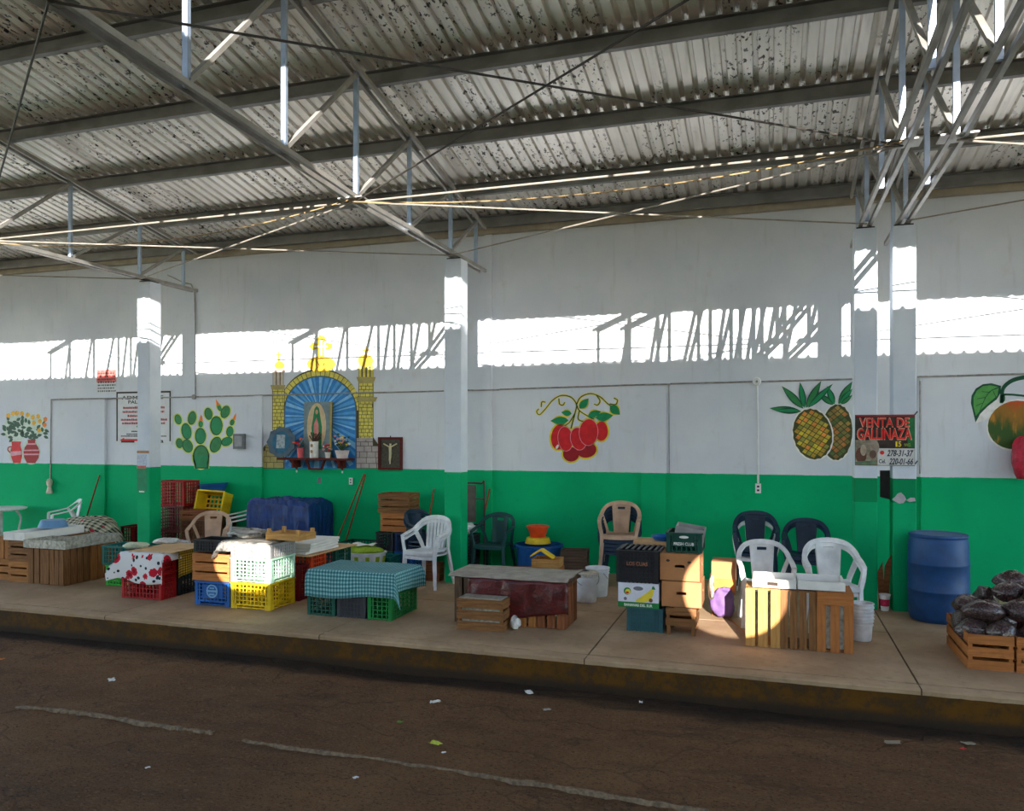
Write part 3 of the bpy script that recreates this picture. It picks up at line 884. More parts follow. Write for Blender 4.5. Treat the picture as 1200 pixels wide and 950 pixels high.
def blob(rx, ry, rz, seed=0, amp=0.12, nu=20, nv=12, flat=1.0, pinch=0.0):
    """lumpy closed form resting on z = 0"""
    m = MB(); rnd = random.Random(seed); ph = [rnd.uniform(0, 6.3) for _ in range(8)]
    def pt(i, j):
        a = 2*PI*i/nu; b = -PI/2 + PI*j/nv
        d = 1 + amp*(math.sin(3*a+ph[0])*math.cos(2*b+ph[1]) + 0.6*math.sin(5*a+ph[2]+3*b) + 0.5*math.cos(7*b+ph[3]+2*a)*0.6)
        cx = math.copysign(abs(math.cos(b))**flat, 1) * math.cos(a); cy = math.copysign(abs(math.cos(b))**flat, 1) * math.sin(a)
        pk = 1 - pinch*abs(cx)**2
        return (rx*d*cx, ry*d*cy*pk, rz + rz*d*math.sin(b)*pk)
    k = 0
    for j in range(nv + 1):
        for i in range(nu): m.v.append(pt(i, j))
    for j in range(nv):
        for i in range(nu):
            a = j*nu + i; b = j*nu + (i+1) % nu; m.f.append((a, b, b+nu, a+nu))
    zmin = min(v[2] for v in m.v); m.v = [(x_, y_, max(0.0, z_)) for x_, y_, z_ in m.v]
    return m

def text_mesh(s, w, h, m, parent, loc, name='lettering', rz=0.0, depth=0.001, sheer=0.0, rot=None):
    """raised lettering that fills a box of width w and height h, facing the lane"""
    cu = bpy.data.curves.new('t', 'FONT'); cu.body = s; cu.size = 1.0; cu.align_x = 'CENTER'; cu.extrude = 0.0; cu.shear = sheer
    cu.resolution_u = 3; cu.offset = 0.022
    to = bpy.data.objects.new('t', cu); COL.objects.link(to)
    dg = bpy.context.evaluated_depsgraph_get()
    me = bpy.data.meshes.new_from_object(to.evaluated_get(dg))
    bpy.data.objects.remove(to); bpy.data.curves.remove(cu)
    xs = [v.co.x for v in me.vertices]; ys = [v.co.y for v in me.vertices]
    sx = w / (max(xs) - min(xs)); sy = h / (max(ys) - min(ys)); cx = (max(xs)+min(xs))/2; cy_ = (max(ys)+min(ys))/2
    for v in me.vertices:
        v.co = ((v.co.x - cx)*sx, 0.0, (v.co.y - cy_)*sy)
    me.materials.clear(); me.materials.append(m); me.name = name
    return put(name, me, parent, loc, rot or (0, 0, rz))

# ------------------------------------------------------------------ front row, left to right
# far left: crates with wrapped trays
wood_crate('low weathered wooden crate at the left edge of the picture', (-9.62, 7.90, 0), 0, 0.50, 0.36, 0.27, W_MID, 3)
upright_crate('wooden crate on end at the left edge, stacked above another', (-9.62, 7.90, 0.272), 0, 0.46, 0.34, 0.26, W_MID, 4)
wood_crate('lower of two small crates stacked beside the upright slatted crates', (-9.165, 7.90, 0), 0, 0.34, 0.50, 0.265, W_MID, 3)
wood_crate('upper of two small crates stacked beside the upright slatted crates', (-9.165, 7.90, 0.268), 0, 0.34, 0.50, 0.265, W_OLD, 3)
tray('white foam tray topping the two small stacked crates', (-9.20, 8.08, 0.537), 0, 0.36, 0.92, 0.10, C_FOAM)
wood_crate('small wooden crate behind the stacked pair, under the white tray', (-9.165, 8.40, 0), 0, 0.34, 0.40, 0.265, W_OLD, 3)
wood_crate('small wooden crate right under the back of the white tray', (-9.165, 8.40, 0.268), 0, 0.34, 0.40, 0.265, W_OLD, 3)
upright_crate('left of two upright slatted crates carrying wrapped trays', (-8.82, 7.80, 0), 0, 0.28, 0.36, 0.455, W_OLD, 3, 0.02, 3, 0.003)
upright_crate('right of two upright slatted crates carrying wrapped trays, boards leaning', (-8.51, 7.80, 0), 0, 0.30, 0.40, 0.46, W_OLD, 4, 0.012, 4, 0.012)
upright_crate('slatted crate behind the leaning one, its side towards the lane', (-8.51, 8.22, 0), 0, 0.30, 0.40, 0.46, W_MID, 4, 0.016, 4, 0.006)
tray('film-wrapped shallow tray on the left upright slatted crate', (-8.84, 7.80, 0.458), 0, 0.33, 0.42, 0.10, C_FILM)
tray('film-wrapped long tray on the right upright slatted crates', (-8.475, 8.0, 0.464), 0, 0.36, 0.86, 0.10, C_FILM)
bm = MB().lathe([(0.17, 0.0), (0.185, 0.0), (0.18, 0.012), (0.15, 0.09), (0.14, 0.10), (0.0001, 0.10)], 28)
tag(bm.build('basin', plastic('pale_blue_plastic', S(96, 138, 176)), None, False, (-9.22, 8.22, 0.64)), 'pale blue basin upside down on the white foam tray', 'basin')

# floral cloth table
P1 = plastic_crate('red plastic crate under the rose-print cloth', (-6.88, 7.43, 0), 0, 0.56, 0.24, 0.30, P_RED, 'plain')
plastic_crate('red plastic crate stacked second under the rose-print cloth', (-6.88, 7.43, 0.302), 0, 0.56, 0.24, 0.22, P_RED, 'plain')
plastic_crate('black plastic crate under the yellow checked cloth', (-6.88, 7.85, 0), 0, 0.56, 0.52, 0.30, P_BLACK, 'plain')
plastic_crate('black plastic crate stacked second under the yellow checked cloth', (-6.88, 7.85, 0.302), 0, 0.56, 0.52, 0.22, P_BLACK, 'plain')
t = thing('tablecloth', 'white cloth with red roses hanging over red crates', 'cloth', (-6.88, 7.43, 0.522))
drape(t, 'cloth', 0.30, 0.13, 0.0, (0.2, 0.08, 0.34, 0.02), C_FLORAL, 0.03, 0.016, 13, 0.004, 1)
t = thing('tablecloth', 'yellow checked cloth hanging over black crates', 'cloth', (-6.86, 7.80, 0.524))
drape(t, 'cloth', 0.30, 0.26, 0.0, (0.02, 0.31, 0.01, 0.02), C_YELCH, 0.03, 0.014, 15, 0.004, 2)
o = MB().mm(-0.30, 0.30, -0.36, 0.36, 0, 0.006).mm(-0.27, 0.2, -0.2, 0.34, 0.006, 0.011).build('paper_sheet', C_PAPER, None, False, (-6.80, 7.72, 0.537), (0, 0, 0.06))
tag(o, 'sheets of tan kraft paper lying on the rose-print cloth', 'paper')
for k, (x_, y_, z_) in enumerate(((-7.18, 7.55, 0.535), (-7.12, 7.98, 0.535))):
    o = blob(0.15, 0.10, 0.035, 20+k, 0.16).build('plastic_bag', crinkle('pale_green_bag', S(196, 206, 176), 0.35, S(160, 176, 150), 22) if k == 0 else C_BAGWHITE, None, True, (x_, y_, z_), (0, 0, 0.3))
    tag(o, ('pale green plastic bag' if k == 0 else 'white crumpled plastic bag') + (' at the front of the rose-cloth table' if k == 0 else ' lying at the back of the rose-cloth table'), 'bag')
plastic_crate('teal plastic crate raised on a bright green crate left of the roses', (-7.78, 8.02, 0.255), 0, 0.42, 0.36, 0.24, P_TEAL, 'plain')
plastic_crate('bright green plastic crate under the teal crate by the roses', (-7.76, 8.02, 0), 0, 0.36, 0.34, 0.25, P_LIME, 'plain')
plastic_crate('long teal crate standing behind the rose-cloth table', (-7.55, 8.50, 0.245), 0, 0.60, 0.34, 0.20, P_TEAL, 'plain')
plastic_crate('dark crate holding up the long teal crate behind the roses', (-7.55, 8.50, 0), 0, 0.56, 0.34, 0.242, P_DKGR, 'plain')
o = blob(0.26, 0.13, 0.03, 31, 0.14).build('folded_cloth', mat('grey_printed_cloth', S(176, 178, 184), 0.85, 0, 0.35, 24), None, True, (-7.50, 8.50, 0.445), (0, 0, 0.1))
tag(o, 'grey crumpled cloth lying on the long teal crate', 'cloth')

# blue, yellow and pale green crates
em = plastic_crate('blue plastic crate with a round emblem, at the kerb', (-5.865, 7.47, 0), 0, 0.46, 0.40, 0.265, P_BLUE, 'emblem')
m = MB()
for k in range(28):
    a, b = 2*PI*k/28, 2*PI*(k+1)/28
    m.quad((0.075*math.cos(a), 0, 0.075*math.sin(a)), (0.075*math.cos(b), 0, 0.075*math.sin(b)), (0.058*math.cos(b), 0, 0.058*math.sin(b)), (0.058*math.cos(a), 0, 0.058*math.sin(a)))
M_PRINT = mat('pale_blue_print', S(120, 170, 214), 0.6, 0, 0.1)
EL = (0, -0.2085, 0.160)
m.build('emblem_ring', M_PRINT, em, False, EL); MB().mm(-0.06, 0.06, -0.0005, 0.0005, -0.012, 0.012).mm(-0.036, 0.036, -0.0005, 0.0005, -0.045, -0.025).mm(-0.03, 0.03, -0.0005, 0.0005, 0.025, 0.04).build('emblem_bars', M_PRINT, em, False, EL)
wood_crate('orange-toned wooden crate with sunlit corner on the blue crate', (-5.895, 7.47, 0.268), 0, 0.50, 0.38, 0.30, W_ORANGE, 3, 0.02)
plastic_crate('yellow plastic crate with arched feet, at the kerb', (-5.345, 7.47, 0), 0, 0.50, 0.46, 0.285, P_YEL, 'foot')
plastic_crate('pale green plastic crate on the yellow crate', (-5.345, 7.47, 0.288), 0, 0.50, 0.46, 0.265, P_PALEGR, 'foot')
plastic_crate('grey plastic crate topping the pale green crate, under film', (-5.345, 7.47, 0.556), 0, 0.50, 0.46, 0.15, P_GREY, 'fine')
plastic_crate('small black crate on the orange-toned wooden crate', (-6.0, 7.50, 0.57), 0, 0.36, 0.30, 0.14, P_BLACK, 'fine')
t = thing('plastic_sheet', 'crumpled smoky plastic film thrown over the grey crate', 'plastic sheet', (-5.47, 7.50, 0.708))
drape(t, 'film', 0.30, 0.22, 0.0, (0.14, 0.01, 0.10, 0.02), C_SMOKE, 0.03, 0.016, 19, 0.004, 5)
o = blob(0.24, 0.17, 0.05, 44, 0.2).build('plastic_bag', C_SMOKE, None, True, (-5.62, 7.62, 0.718), (0, 0, 0.2)); tag(o, 'crumpled grey plastic bag on the smoky film', 'bag')
t = wood_crate('shallow wooden tray crate crowning the grey film-covered crate', (-5.12, 7.66, 0.722), -0.1, 0.46, 0.30, 0.075, W_PALE, 1, 0.01)
for k, (x_, y_) in enumerate(((-0.2, -0.125), (0.2, -0.125), (-0.2, 0.125), (0.2, 0.125))): brd(t, 'corner_post', (x_, y_, 0.06), (0.035, 0.035, 0.115), W_PALE)
plastic_crate('dark red plastic crate behind the yellow crate', (-5.28, 7.86, 0), 0, 0.40, 0.20, 0.40, P_DKRED, 'plain')
plastic_crate('orange-red plastic crate behind the dark red crate', (-5.28, 8.15, 0), 0, 0.42, 0.32, 0.50, P_ORANGE, 'plain')
tg = 'dark green crates behind the orange crate'
plastic_crate('dark green crate behind the orange-red crate', (-5.21, 8.60, 0), 0, 0.42, 0.36, 0.50, P_DKGR, 'plain')
o = MB().mm(-0.24, 0.24, -0.52, 0.52, 0, 0.012).build('cardboard_sheet', M_CARD2, None, False, (-5.18, 8.30, 0.505), (0, 0, -0.03)); tag(o, 'flat cardboard sheet over the orange-red and green crates', 'cardboard')
for k in range(4):
    o = MB().mm(-0.19 + jit(0.01), 0.19 + jit(0.01), -0.34, 0.34, 0, 0.026).mm(-0.2, -0.18, -0.34, 0.34, 0.01, 0.03).build('foam_tray', C_FOAM, None, False, (-5.20 + jit(0.012), 8.18 + jit(0.02), 0.52 + k*0.032), (0, 0, jit(0.05)))
    tag(o, ('bottom', 'second', 'third', 'topmost')[k] + ' white foam tray in the stack on the cardboard sheet', 'tray', 'stacked white foam trays')

# teal checked table of crates
for k, (x_, m_, kd) in enumerate(((-4.465, P_DKGR, 'plain'), (-4.11, P_CHAR, 'fine'), (-3.785, P_GREEN, 'plain'))):
    lab = ('dark green', 'charcoal', 'bright green')[k]
    plastic_crate(lab + ' crate in the bottom row under the teal checked cloth', (x_, 7.53, 0), 0, 0.325 if k < 2 else 0.27, 0.60, 0.25, m_, kd)
    plastic_crate(lab + ' crate in the upper row, hidden by the teal checked cloth', (x_, 7.53, 0.252), 0, 0.325 if k < 2 else 0.27, 0.60, 0.22, (P_DKGR, P_CHAR, P_GREEN)[k], 'plain')
t = thing('tablecloth', 'teal checked cloth draped over a table of green crates', 'cloth', (-4.11, 7.53, 0.474))
drape(t, 'cloth', 0.50, 0.31, 0.0, (0.03, 0.20, 0.25, 0.04), C_TEAL, 0.025, 0.010, 15, 0.004, 3)

# maroon covered table of crates with a small crate in front
for k in range(4):
    upright_crate(('leftmost', 'second', 'third', 'rightmost')[k] + ' upright slatted crate under the maroon plastic', (-2.895 + k*0.29, 7.66, 0), 0, 0.28, 0.50, 0.46, (W_GREY, W_RED, W_MID, W_RED)[k], 3, 0.022, 4, 0.003)
t = thing('plastic_sheet', 'maroon plastic sheet hanging over the upright slatted crates', 'plastic sheet', (-2.37, 7.66, 0.462))
drape(t, 'film', 0.50, 0.26, 0.0, (0.02, 0.05, 0.34, 0.02), C_MAROON, 0.03, 0.014, 17, 0.004, 8)
o = MB()
G = [[(-0.62 + 1.24*i/30, -0.285 + 0.60*j/14 + 0.012*math.sin(i*0.9), 0.008*math.sin(i*0.7)*math.sin(j*0.9) + (0.0 if 0 < j else -0.02)) for j in range(15)] for i in range(31)]
o.sheet(G, -0.005); tag(o.build('table_sheet', C_GREYSHEET, None, True, (-2.47, 7.66, 0.485)), 'dusty grey plastic sheet lying over the maroon covered table', 'plastic sheet')
wood_crate('small wooden crate with film standing in front of the maroon plastic', (-2.665, 7.25, 0), 0.02, 0.47, 0.22, 0.30, W_OLD, 3, 0.022)
o = MB().mm(-0.22, 0.22, -0.1, 0.1, 0, 0.004).mm(-0.21, 0.20, -0.083, -0.080, -0.27, -0.01).build('film_lining', C_FILM, None, False, (-2.665, 7.25, 0.302)); tag(o, 'pale film lining the small wooden crate in front', 'plastic film')
o = blob(0.05, 0.05, 0.06, 61, 0.2).build('plastic_bag', C_BAGWHITE, None, True, (-2.36, 7.31, 0), (0, 0, 0)); tag(o, 'white crumpled bag on the floor beside the small front crate', 'bag')

# black crate, banana box, cartons
plastic_crate('slate teal plastic crate under the banana box', (-1.145, 7.80, 0), 0, 0.34, 0.40, 0.225, P_SLATE, 'fine')
M_BANBOX = mat('white_carton_print', S(214, 216, 228), 0.6, 0, 0.05)
t = carton('white banana box with green base stripe and a banana print', (-1.205, 7.80, 0.228), 0, 0.39, 0.42, 0.235, M_BANBOX, False, False, 'banana_box')
M_BGR = mat('print_green', S(20, 120, 54), 0.6, 0, 0.08); M_BYEL = mat('print_yellow', S(232, 208, 60), 0.6, 0, 0.06); M_PWH = mat('print_white', S(232, 234, 230), 0.6, 0, 0.04)
M_PGREY = mat('print_grey', S(112, 112, 122), 0.6, 0, 0.05)
yb = -0.2115
MB().mm(-0.197, 0.197, yb-0.0005, yb+0.002, 0.0, 0.052).build('base_stripe', M_BGR, t)
MB().mm(0.195, 0.197, yb, 0.21, 0.0, 0.052).build('base_stripe', M_BGR, t)
text_mesh('BANANAS DEL SUR', 0.27, 0.026, M_PWH, t, (0.0, yb-0.002, 0.025))
m = MB(); bp = cr([(-0.02, 0, 0.060), (0.05, 0, 0.085), (0.11, 0, 0.13), (0.145, 0, 0.19)], 5); wd = [0.006 + 0.030*math.sin(PI*min(1, k/(len(bp)-1)*0.9 + 0.05)) for k in range(len(bp))]
L_ = [(p.x - w_*0.6, yb-0.001, p.z + w_*0.8) for p, w_ in zip(bp, wd)]; R_ = [(p.x + w_*0.6, yb-0.001, max(0.054, p.z - w_*0.8)) for p, w_ in zip(bp, wd)]
for a in range(len(bp)-1): m.quad(R_[a], R_[a+1], L_[a+1], L_[a])
m.build('banana_print', M_BYEL, t); MB().poly([(0.128, yb-0.0015, 0.185), (0.165, yb-0.0015, 0.182), (0.15, yb-0.0015, 0.215), (0.135, yb-0.0015, 0.212)]).build('banana_stem_print', M_BGR, t)
def disc(cx, cz, r, y, r2=None, n=24): return MB().poly([(cx + r*math.cos(2*PI*k/n), y, cz + (r2 or r)*math.sin(2*PI*k/n)) for k in range(n)])
disc(-0.105, 0.155, 0.035, yb-0.001).build('round_logo', M_BGR, t); disc(-0.10, 0.15, 0.026, yb-0.0018).build('round_logo_centre', M_BYEL, t); disc(-0.105, 0.142, 0.016, yb-0.0024, 0.010).build('round_logo_mark', mat('print_red', S(190, 40, 40), 0.6), t)
disc(-0.125, 0.082, 0.016, yb-0.001).build('small_logo', M_PGREY, t); disc(0.12, 0.078, 0.019, yb-0.0016).build('small_logo', mat('print_brown', S(120, 74, 40), 0.6), t)
disc(0.0, 0.185, 0.048, yb-0.001, 0.020).build('hand_hole', M_PGREY, t)
bk = plastic_crate('black fine-mesh plastic crate with orange lettering on the banana box', (-1.215, 7.80, 0.466), 0, 0.40, 0.42, 0.31, P_BLACK, 'fine')
MB().mm(-0.13, 0.13, -0.2185, -0.2165, 0.156, 0.214).build('name_panel', P_BLACK, bk); text_mesh('LOS CUAS', 0.20, 0.036, mat('worn_orange_print', S(150, 96, 70), 0.7), bk, (0, -0.2195, 0.185))
for k in range(7):
    MB().mm(-0.012, 0.012, -0.19, 0.19, 0, 0.010).build('lid_bar', P_CHAR, bk, False, (-0.165 + k*0.055, 0, 0.311))
carton('flat cardboard carton lying behind the black crate', (-1.13, 8.22, 0.70), 0, 0.40, 0.34, 0.10, M_CARD2, True, False)
carton('tall carton holding up the flat carton behind the black crate', (-1.13, 8.22, 0), 0, 0.38, 0.34, 0.69, M_CARD, True, False)
uc = wood_crate('upturned wooden crate on legs under the cardboard boxes', (-0.80, 7.74, 0.09), 0, 0.28, 0.36, 0.165, W_OLD, 2, 0.03)
for sx in (-1, 1):
    for sy in (-1, 1): brd(uc, 'leg', (sx*0.115, sy*0.155, -0.045), (0.034, 0.034, 0.09), W_OLD)
t = carton('lower cardboard box under the topmost one, beside the banana box', (-0.80, 7.80, 0.258), 0.01, 0.37, 0.40, 0.235, M_CARD)
t = carton('upper cardboard box carrying the teal crate', (-0.815, 7.82, 0.502), -0.01, 0.37, 0.40, 0.25, M_CARD)
for x_, z_ in ((-0.11, 0.19), (0.09, 0.18)): disc(x_, z_, 0.018, -0.2015, 0.012).build('printed_mark', M_INK, t)
lt = plastic_crate('teal plastic crate with white lettering topping the cardboard boxes', (-0.785, 7.90, 0.76), 0, 0.33, 0.40, 0.19, P_DKGR, 'panel')
text_mesh('FRESH CLUB', 0.19, 0.030, M_PWH, lt, (0, -0.2085, 0.085)); disc(0.0, 0.15, 0.045, -0.2085, 0.013).build('label_patch', M_PWH, lt)
t = tray('grey plastic tub tilted inside the teal crate', (-0.76, 7.90, 0.835), 0.06, 0.28, 0.34, 0.16, P_GREY, 'plastic_tub', 'tub'); t.rotation_euler = (0.0, 0.16, 0.05)
o = MB().lathe([(0.12,0),(0.15,0.04),(0.155,0.04),(0.125,0.0)], 24).build('basin', P_TUB, None, False, (-1.02, 8.25, 0.806)); tag(o, 'small blue basin on the flat carton behind the teal crate', 'basin')
o = blob(0.028, 0.13, 0.11, 71, 0.2).build('plastic_bag', C_FILM, None, True, (-0.54, 7.86, 0.30), (0, 0, 0.1)); tag(o, 'white translucent bag hanging beside the cardboard boxes', 'bag')
t = carton('small orange-labelled carton standing behind the cardboard boxes', (-0.46, 8.60, 0.24), 0, 0.24, 0.30, 0.33, M_CARD, True, False)
MB().mm(-0.11, 0.11, -0.152, -0.15, 0.04, 0.16).build('printed_label', mat('orange_print', S(226, 120, 50), 0.6), t)
wood_crate('low crate under the orange-labelled carton', (-0.48, 8.64, 0), 0, 0.20, 0.26, 0.23, W_OLD, 2)
o = blob(0.12, 0.06, 0.14, 73, 0.12, 20, 12, 0.6).build('cloth_bag', mat('purple_cloth', S(112, 84, 132), 0.7, 0, 0.3, 8), None, True, (-0.46, 8.40, 0.02)); tag(o, 'lilac and purple bag leaning against the orange-labelled carton', 'bag')
o = MB().tube([fl(852, 722), fl(876, 745)], 0.007, 6).build('stick', W_PALE); o.location.z += 0.008; tag(o, 'thin pale stick lying on the floor near the sun patch', 'stick')

# three crates with trays
upright_crate('leftmost of three upright crates by the sun patch, yellow wood', (-0.062, 7.57, 0), 0, 0.295, 0.40, 0.52, W_PALE, 3, 0.026, 3)
upright_crate('middle of three upright crates, dark brown wood', (0.235, 7.57, 0), 0, 0.295, 0.40, 0.52, W_OLD, 4, 0.02, 3)
upright_crate('rightmost of three upright crates, with white lining between slats', (0.535, 7.57, 0), 0, 0.295, 0.40, 0.525, W_ORANGE, 3, 0.035, 3, 0.0, True, None, C_FILM)
t = tray('left of two white crate trays on the upright crates', (0.035, 7.60, 0.528), 0, 0.37, 0.40, 0.075, C_FOAM)
MB().mm(-0.06, 0.03, -0.207, -0.2, 0.022, 0.052).build('label', M_INK, t)
tray('right of two white crate trays on the upright crates', (0.425, 7.60, 0.53), 0, 0.39, 0.40, 0.075, C_FOAM)
for k in range(5):
    bucket(('lowest', 'second', 'third', 'fourth', 'topmost')[k] + ' white bucket nested in the stack beside the upright crates', (0.80, 7.92, 0.001 + k*0.033), 0.085, 0.10, 0.21, P_WHITE, 0, 'bucket', False)

# crates of bagged beans on the right
wood_crate('left crate of bagged dark beans at the right edge', (1.685, 7.62, 0), 0, 0.33, 0.80, 0.28, W_ORANGE, 3, 0.026)
wood_crate('right crate of bagged dark beans at the right edge', (2.03, 7.62, 0), 0, 0.33, 0.80, 0.28, W_ORANGE, 3, 0.026)
def bean_mat():
    b = NB('beans_in_clear_film'); p = b.obj()
    v = b.add('ShaderNodeTexVoronoi'); v.inputs['Scale'].default_value = 62; b.link(p, v.inputs['Vector'])
    n = b.noise(p, 9, 3)
    c = b.mix(b.ramp(v.outputs['Distance'], 0.1, 0.6), S(106, 76, 74), S(44, 29, 31))
    c = b.mix(b.math('MULTIPLY', b.ramp(n, 0.55, 0.75), 0.35), c, S(168, 150, 142))
    b.bump(b.math('ADD', v.outputs['Distance'], b.math('MULTIPLY', b.noise(p, 22, 3), 1.5)), 0.5, 0.012)
    return b.fin(c, 0.34, 0, 0.5, Coat_Weight=0.5, Coat_Roughness=0.14)
M_BEAN = bean_mat()
bags = [(1.60,7.42,.16,0,.13,.10,'lying at the front left corner of the left crate'),(1.80,7.36,.17,.2,.13,.10,'with a star-shaped knot at the front of the left crate'),(2.06,7.38,.17,-.2,.14,.10,'with a knot at the front of the right crate'),
 (1.60,7.70,.18,.9,.16,.10,'resting on the left rim of the left crate'),(1.86,7.72,.19,.3,.16,.10,'deep in the middle between both crates'),(2.08,7.80,.19,-.4,.15,.10,'deep in the right crate'),
 (1.70,7.48,.34,.1,.17,.085,'big and flat, lying across the front bags'),(1.98,7.50,.345,-.1,.17,.09,'lying across the front of the right crate'),(1.63,7.80,.34,1.0,.15,.075,'leaning out over the left rim with a pointed end'),
 (1.78,7.86,.37,1.2,.16,.10,'standing upright at the top left of the pile'),(1.95,7.74,.46,.2,.15,.085,'on top of the pile, next to the topmost'),(2.02,7.92,.50,-.2,.16,.10,'topmost of the pile'),(2.12,7.62,.47,.6,.13,.08,'at the right end of the upper layer')]
for k, (x_, y_, z_, a_, L_, h_, lb) in enumerate(bags):
    t = thing('bean_bag', 'clear bag of dark beans ' + lb, 'bag', (x_, y_, z_), a_, 'bags of dark beans piled in two crates')
    o = blob(L_, 0.105, h_, 80 + k, 0.07, 24, 14, 0.75, 0.42).build('filling', M_BEAN, t, True)
    if k == 9: o.rotation_euler = (0.0, 0.9, 0.0)
    kn = MB(); rr = random.Random(k)
    ex = -0.02 if k in (1, 2) else L_*0.94; ey = -0.108 if k in (1, 2) else 0.0
    for q in range(10):
        a = 2*PI*q/10; d = Vector((0.0, math.cos(a), math.sin(a))) if k not in (1, 2) else Vector((math.cos(a), 0.0, math.sin(a)))
        nrm = Vector((1, 0, 0)) if k not in (1, 2) else Vector((0, -1, 0)); c = Vector((ex, ey, h_)); s_ = nrm.cross(d)
        l_ = rr.uniform(0.03, 0.05)
        kn.poly([c + s_*0.004, c + nrm*0.012 + d*l_ + s_*0.009, c + nrm*0.014 + d*l_ - s_*0.009, c - s_*0.004])
    kn.build('knot', C_FILM, t)

# ------------------------------------------------------------------ along the wall
# blue drum
t = thing('drum', 'blue plastic drum standing beside the right twin column', 'drum', (1.638, 9.05, 0))
pr = [(0.245, 0.0), (0.262, 0.01), (0.275, 0.05), (0.282, 0.22), (0.284, 0.30), (0.288, 0.305), (0.288, 0.318), (0.284, 0.323), (0.286, 0.45), (0.284, 0.57), (0.288, 0.575), (0.288, 0.588), (0.284, 0.593), (0.276, 0.80), (0.262, 0.855), (0.258, 0.86)]
MB().lathe(pr + [(0.25, 0.862), (0.246, 0.80), (0.25, 0.2), (0.24, 0.02), (0.0001, 0.02)], 44).build('body', P_DRUM, t, True)
MB().lathe([(0.252, 0.850), (0.27, 0.848), (0.275, 0.86), (0.272, 0.878), (0.258, 0.882), (0.248, 0.872)], 44).build('rim', P_DRUM, t, True)
# cup with plant sticks between the twin columns
t = thing('paper_cup', 'white paper cup with red print between the twin columns', 'cup', (1.172, 9.32, 0))
MB().lathe([(0.038, 0), (0.056, 0.165), (0.060, 0.168), (0.060, 0.176), (0.054, 0.176), (0.036, 0.01), (0.0001, 0.01)], 24).build('body', C_FOAM, t)
MB().lathe([(0.0435, 0.05), (0.0525, 0.125)], 24).build('printed_band', mat('cup_print', S(186, 40, 74), 0.6, 0, 0.5, 45), t)
for k, (dx, h_, lb) in enumerate(((-0.012, 0.42, 'left'), (0.015, 0.50, 'right'))):
    o = MB().sheet([[(-0.03 + 0.06*i/2, 0.004*i, 0.168*j + (0.05*i if j == 2 else 0)) for j in range(3)] for i in range(3)], 0.008).build('wood_offcut', W_RED, None, False, (1.172 + dx, 9.41 + 0.02*k, 0.001), (0.05, 0.12*(k-0.5), 0)); o.scale = (1, 1, h_/0.36)
    tag(o, lb + ' reddish wooden offcut standing between the twin columns', 'wood')

# plastic chairs and stacks
chair('white plastic armchair behind the upright crates, left one of two', (-0.05, 8.30, 0.001), 0.14, P_WHITE)
chair_stack(['lower white plastic armchair of the pair right behind the crates', 'white plastic armchair behind the upright crates, right one of two'], 0.575, 8.28, 0.10, [P_WHITE]*2, dz=0.045)
chair_stack(['white plastic armchair under the dark blue stack by the wall', 'lower dark blue armchair in the taller stack by the wall', 'topmost dark blue armchair in the taller stack by the wall'], -0.17, 10.18, 0.05, [P_WHITE, P_CHNAVY, P_CHNAVY], dz=0.06)
chair_stack(['lower dark blue armchair in the short stack near the twin columns', 'upper dark blue armchair in the short stack near the twin columns'], 0.41, 10.12, -0.05, [P_CHNAVY]*2)
chair_stack(['lowest dark blue armchair under the tan one', 'second dark blue armchair from below under the tan one', 'third dark blue armchair from below under the tan one', 'fourth dark blue armchair from below under the tan one', 'tan plastic armchair topping the dark blue stack'], -1.85, 10.18, 0.1, [P_CHNAVY]*4 + [P_TAN], dz=0.05)
chair('dark green plastic armchair right of the middle column', (-3.56, 10.10, 0.001), -0.05, P_CHGREEN)
chair_stack(['lower white slat-back armchair beside the middle column', 'upper white slat-back armchair beside the middle column'], -4.06, 9.05, -0.12, [P_WHITE]*2, 'slats', 0.05)
chair_stack(['lower dark blue armchair behind the white slat-back chairs', 'upper dark blue armchair behind the white slat-back chairs'], -4.44, 9.80, 1.2, [P_CHNAVY]*2, dz=0.055)
chair('tan plastic armchair with its back to the brown crates', (-7.36, 9.06, 0.001), 0.45, P_TAN)
chair_stack(['lower white armchair of the pair stacked beside the blue tarp', 'upper white armchair of the pair stacked beside the blue tarp'], -7.62, 10.14, -0.85, [P_WHITE]*2, dz=0.06)
chair('white plastic armchair facing left by the wall at the far left', (-11.12, 10.12, 0.001), -0.62, P_WHITE)
# round table at the left edge
t = thing('round_table', 'round white plastic table at the left edge by the wall', 'table', (-12.55, 10.1, 0))
MB().lathe([(0.0001, 0.60), (0.40, 0.60), (0.43, 0.612), (0.43, 0.63), (0.41, 0.636), (0.0001, 0.636)], 36).build('table_top', P_WHITE, t)
for k in range(4):
    a = PI/4 + k*PI/2
    MB().sweep(cr([(0.40*math.cos(a), 0.40*math.sin(a), 0), (0.30*math.cos(a), 0.30*math.sin(a), 0.2), (0.33*math.cos(a), 0.33*math.sin(a), 0.45), (0.25*math.cos(a), 0.25*math.sin(a), 0.6)], 4), 0.07, 0.03, (math.cos(a), math.sin(a), 0.01)).build('leg', P_WHITE, t)

